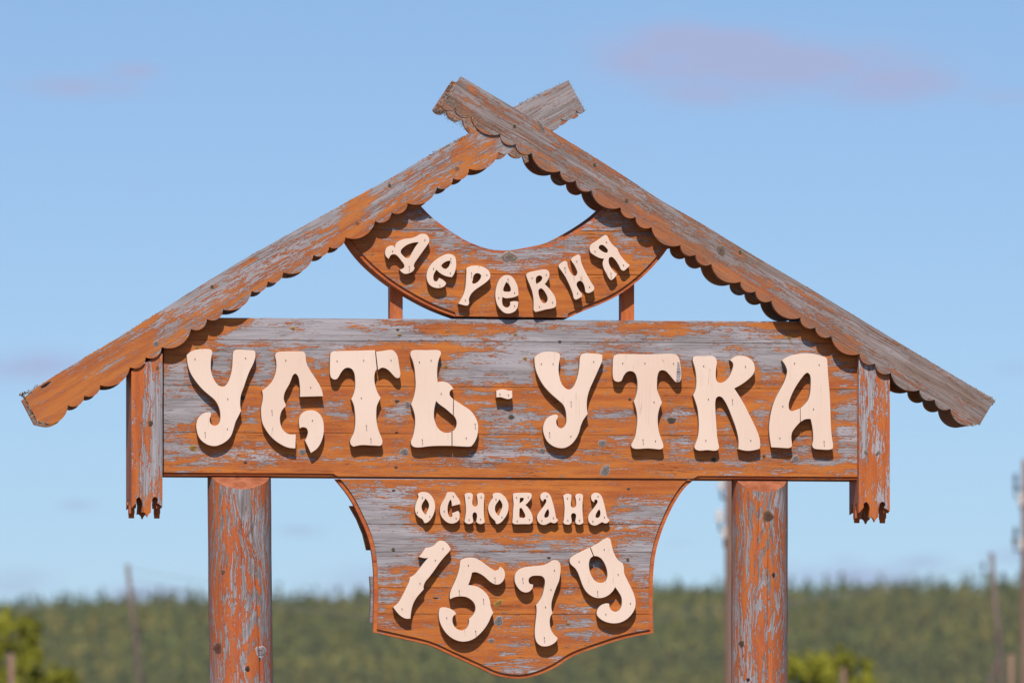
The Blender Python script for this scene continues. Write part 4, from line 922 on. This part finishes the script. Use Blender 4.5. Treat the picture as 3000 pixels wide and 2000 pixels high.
SMALL = [(C1, 'cream letter о, first of the small row on the date board', ['322,195* 370,160 450,148 540,165 610,220 660,300 690,380 698,460 685,560 650,660 600,740 540,800 490,820 462,812 450,780 420,735 350,690 295,630 268,560 265,480 285,390 320,310 340,265 335,230', '485,290* 530,340 560,400 565,460 545,530 515,590 505,642* 470,620 430,560 405,490 410,430 440,370 475,320'], '420,267 310,580 580,670'),
 (C1, 'cream letter с, second of the small row on the date board', ['950,170 970,155 1050,152 1110,160 1130,190 1180,260 1220,320 1240,370 1243,410* 1150,432 1060,455* 1055,400 1045,340 1030,315 1000,360 975,430 965,500 970,580 985,640 1010,685 1040,695 1065,680 1068,650 1060,605* 1130,580 1190,558 1215,580 1225,650 1220,720 1190,775 1130,815 1050,830 970,810 890,750 830,670 803,580 805,490 840,390 890,310 925,240'], '1085,240 888,563 1147,712'),
 (C1, 'cream letter н, third of the small row on the date board', ['1330,205* 1370,175 1430,165 1480,175 1508,205 1505,300 1500,380 1515,440 1550,465 1590,455 1610,420 1612,340 1595,210 1620,180 1670,168 1730,175 1757,205 1752,330 1748,500 1750,650 1768,800* 1730,830 1670,840 1620,825 1580,790* 1590,740 1600,660 1590,610 1555,585 1520,600 1502,650 1510,720 1520,790 1480,825 1420,838 1370,825 1328,785* 1345,700 1360,580 1358,450 1345,330'], '1422,265 1685,258 1425,743 1672,730'),
 (C1, 'cream letter о, fourth of the small row on the date board', ['1932,210 1960,180 2030,165 2110,180 2190,240 2250,330 2278,420 2275,520 2250,620 2190,720 2120,800 2060,835 2020,838 2000,820 1995,780 1960,745 1900,680 1855,590 1838,500 1850,430 1890,350 1940,275', '2085,308* 2120,360 2145,420 2140,490 2110,560 2085,620 2070,662* 2030,625 1995,570 1985,500 2000,430 2050,360'], '2005,307 2133,686'),
 (C2, 'cream letter в, fifth of the small row on the date board', ['170,200 190,175 240,170 530,170 565,185 575,220 565,270 530,330 480,390 437,430* 490,480 550,570 585,650 597,730 585,800 550,835 400,840 200,840 165,825 155,795 165,700 170,560 183,420 172,300', '318,280* 395,278 402,300 385,340 350,370 312,395*', '312,505* 345,492 390,560 430,640 435,680 410,705 320,703 310,690'], '243,265 493,257 257,770 520,740'),
 (C2, 'cream letter а, sixth of the small row on the date board', ['755,250 770,200 810,165 860,152 920,170 970,220 1000,290 1020,360 1045,440 1065,530 1085,630 1105,720 1143,745* 1120,790 1080,818 1040,822 1000,810 985,798* 940,820 880,850 820,858 760,840 710,790 685,720 690,660 720,600 790,510 850,430 885,360 885,320 865,300 835,310 822,335 825,360* 790,335 765,300', '925,515 942,560 945,620 930,680 890,703 855,700 842,670 860,610 895,545'], '898,235 1035,703 788,762'),
 (C2, 'cream letter н, seventh of the small row on the date board', ['1250,230* 1290,200 1350,183 1400,195 1427,220 1420,330 1418,450 1440,480 1475,488 1515,470 1530,430 1525,330 1510,230 1530,200 1590,183 1650,195 1675,220 1670,340 1665,480 1672,650 1685,810* 1650,840 1600,853 1550,845 1515,815 1510,780 1525,700 1528,650 1510,615 1475,605 1440,612 1420,650 1428,720 1435,790 1420,825 1370,852 1320,850 1275,835 1253,810 1265,740 1275,620 1280,480 1265,330'], '1338,283 1600,295 1347,755 1595,755'),
 (C2, 'cream letter а, last of the small row on the date board', ['1848,260 1865,210 1905,175 1960,165 2020,180 2070,230 2100,290 2125,380 2150,480 2175,590 2200,690 2250,755* 2225,795 2180,825 2130,822 2090,797* 2040,825 1980,860 1920,872 1860,855 1810,810 1788,740 1790,670 1825,600 1890,520 1950,440 1990,370 1985,330 1955,310 1925,325 1922,345 1918,375* 1880,350 1855,310', '2028,525 2048,570 2050,630 2030,690 1990,707 1955,700 1945,665 1965,610 2000,550'], '1997,240 2133,690 1887,778')]
for i, (g, lab, ss, nn) in enumerate(SMALL): letter('letter', lab, DB, [[pts(g, s) for s in ss]], TS, nl(g, nn), seed=21 + i)
TD = .025
letter('digit', 'cream slanting digit 1 on the date board', DB, [[pts(D1, '740,185 790,195 835,230 875,290* 855,325 800,385 730,470 660,570 600,650 550,710 527,770 530,805* 490,850 440,910 400,980 375,1060 360,1178* 300,1180 240,1150 180,1090 140,1032* 200,980 260,880 310,780 345,700 352,655* 410,620 470,550 530,470 585,407* 540,410 468,393* 510,340 555,275* 600,272 660,245 700,205')]], TD, nl(D1, '772,287 675,435 480,730 250,1055'), seed=31)
letter('digit', 'cream curly digit 5 on the date board', DB, [[pts(D1, '1000,440 1040,415 1110,402 1180,408 1250,440 1320,490 1390,540 1440,567 1480,555 1500,518* 1540,540 1565,600 1560,660 1530,715 1480,745 1430,740 1370,705 1310,650 1250,610 1190,588 1145,595* 1130,660 1098,752* 1160,758 1230,780 1300,830 1350,890 1375,960 1385,1030 1420,1105* 1390,1150 1360,1220 1310,1300 1250,1370 1180,1430 1100,1465 1010,1472 920,1445 840,1390 770,1300 730,1200 722,1110 740,1045 790,1035 860,1050 920,1085 945,1122* 910,1145 895,1190 905,1250 940,1300 1000,1330 1060,1315 1095,1270 1108,1220 1105,1185* 1160,1130 1188,1070 1180,1000 1140,945 1070,905 1000,897 930,905 865,932* 862,880 880,810 920,720 960,620 985,530')]], TD, nl(D1, '1097,500 1440,650b 980,812b 1290,925b 820,1168 1188,1330b'), seed=32)
letter('digit', 'cream curly digit 7 on the date board', DB, [[pts(D2, '120,660 130,610 170,560 230,530 330,515 430,505 500,495 560,465 610,435 660,437 695,465 708,520 705,600 690,690 650,790 615,890 592,980 592,1060 608,1108* 580,1150 570,1200 575,1280 600,1350 640,1400 672,1425* 650,1470 600,1510 530,1533 460,1528 410,1490 385,1430 378,1330 388,1220 400,1110 400,1040 393,1005* 430,960 470,890 495,800 508,710 500,670 470,640 400,632 340,640 303,670 298,700 315,735 357,745* 350,790 310,835 260,847 200,825 145,760 122,700')]], TD, nl(D2, '627,562 223,660b 583,808 513,1030 497,1412b'), seed=33)
letter('digit', 'cream digit 9 with a crack at its top on the date board', DB, [[pts(D2, '825,420 845,395 920,350 1000,310 1080,273* 1124,386* 1090,410 1070,470 1075,550 1100,630 1150,700 1215,725 1270,710 1303,650 1300,570 1270,480 1220,410 1170,385 1134,383* 1090,270* 1180,220 1250,175 1305,148 1340,165 1355,220 1380,320 1430,420 1470,455 1500,470* 1515,530 1520,600 1560,690 1610,790 1650,890 1665,970 1655,1050 1610,1130 1540,1195 1460,1232 1370,1240 1280,1220 1210,1180 1170,1130 1172,1080 1200,1030 1250,995 1300,985 1330,992* 1332,1030 1355,1070 1400,1092 1445,1080 1480,1030 1490,960 1480,900 1440,830 1403,778* 1380,820 1320,880 1240,915 1160,915 1090,885 1030,830 990,760 960,680 930,600 895,540 850,500 828,470')]], TD, nl(D2, '1262,297 942,452 1440,615 1180,825b 1597,983 1283,1122'), seed=34)

# paint has lasted longer in the shelter of the letters
for bd in (NB, CRB, DB):
    kd = KDTree(len(SHELTER[bd.name]))
    for i, q in enumerate(SHELTER[bd.name]): kd.insert((q[0], q[1], 0), i)
    kd.balance()
    for ch in bd.children:
        if ch.name.split('.')[0] != 'plank': continue
        ab = ch.data.attributes['bare']
        for i, v in enumerate(ch.data.vertices):
            px, py = proj(v.co); d = kd.find((px - 2, py - 9, 0))[2]
            ab.data[i].value -= .34 * math.exp(-(d / 15) ** 2)
# ================================================================== summer haze over the valley
k = bpy.data.materials.new('valley_haze'); k.use_nodes = True; k.node_tree.nodes.clear()
ho = k.node_tree.nodes.new('ShaderNodeOutputMaterial'); pv = k.node_tree.nodes.new('ShaderNodeVolumePrincipled')
pv.inputs['Color'].default_value = (.80, .84, .92, 1); pv.inputs['Density'].default_value = 0.00004; pv.inputs['Anisotropy'].default_value = .1
k.node_tree.links.new(pv.outputs[0], ho.inputs['Volume'])
bm = bmesh.new(); bmesh.ops.create_cube(bm, size=1.0, matrix=Matrix.Translation((0, 0, 80)) @ Matrix.Diagonal((11600, 11600, 166, 1)))
tag(mobj('haze', tomesh(bm, 'haze'), None, (k,)), kind='stuff')
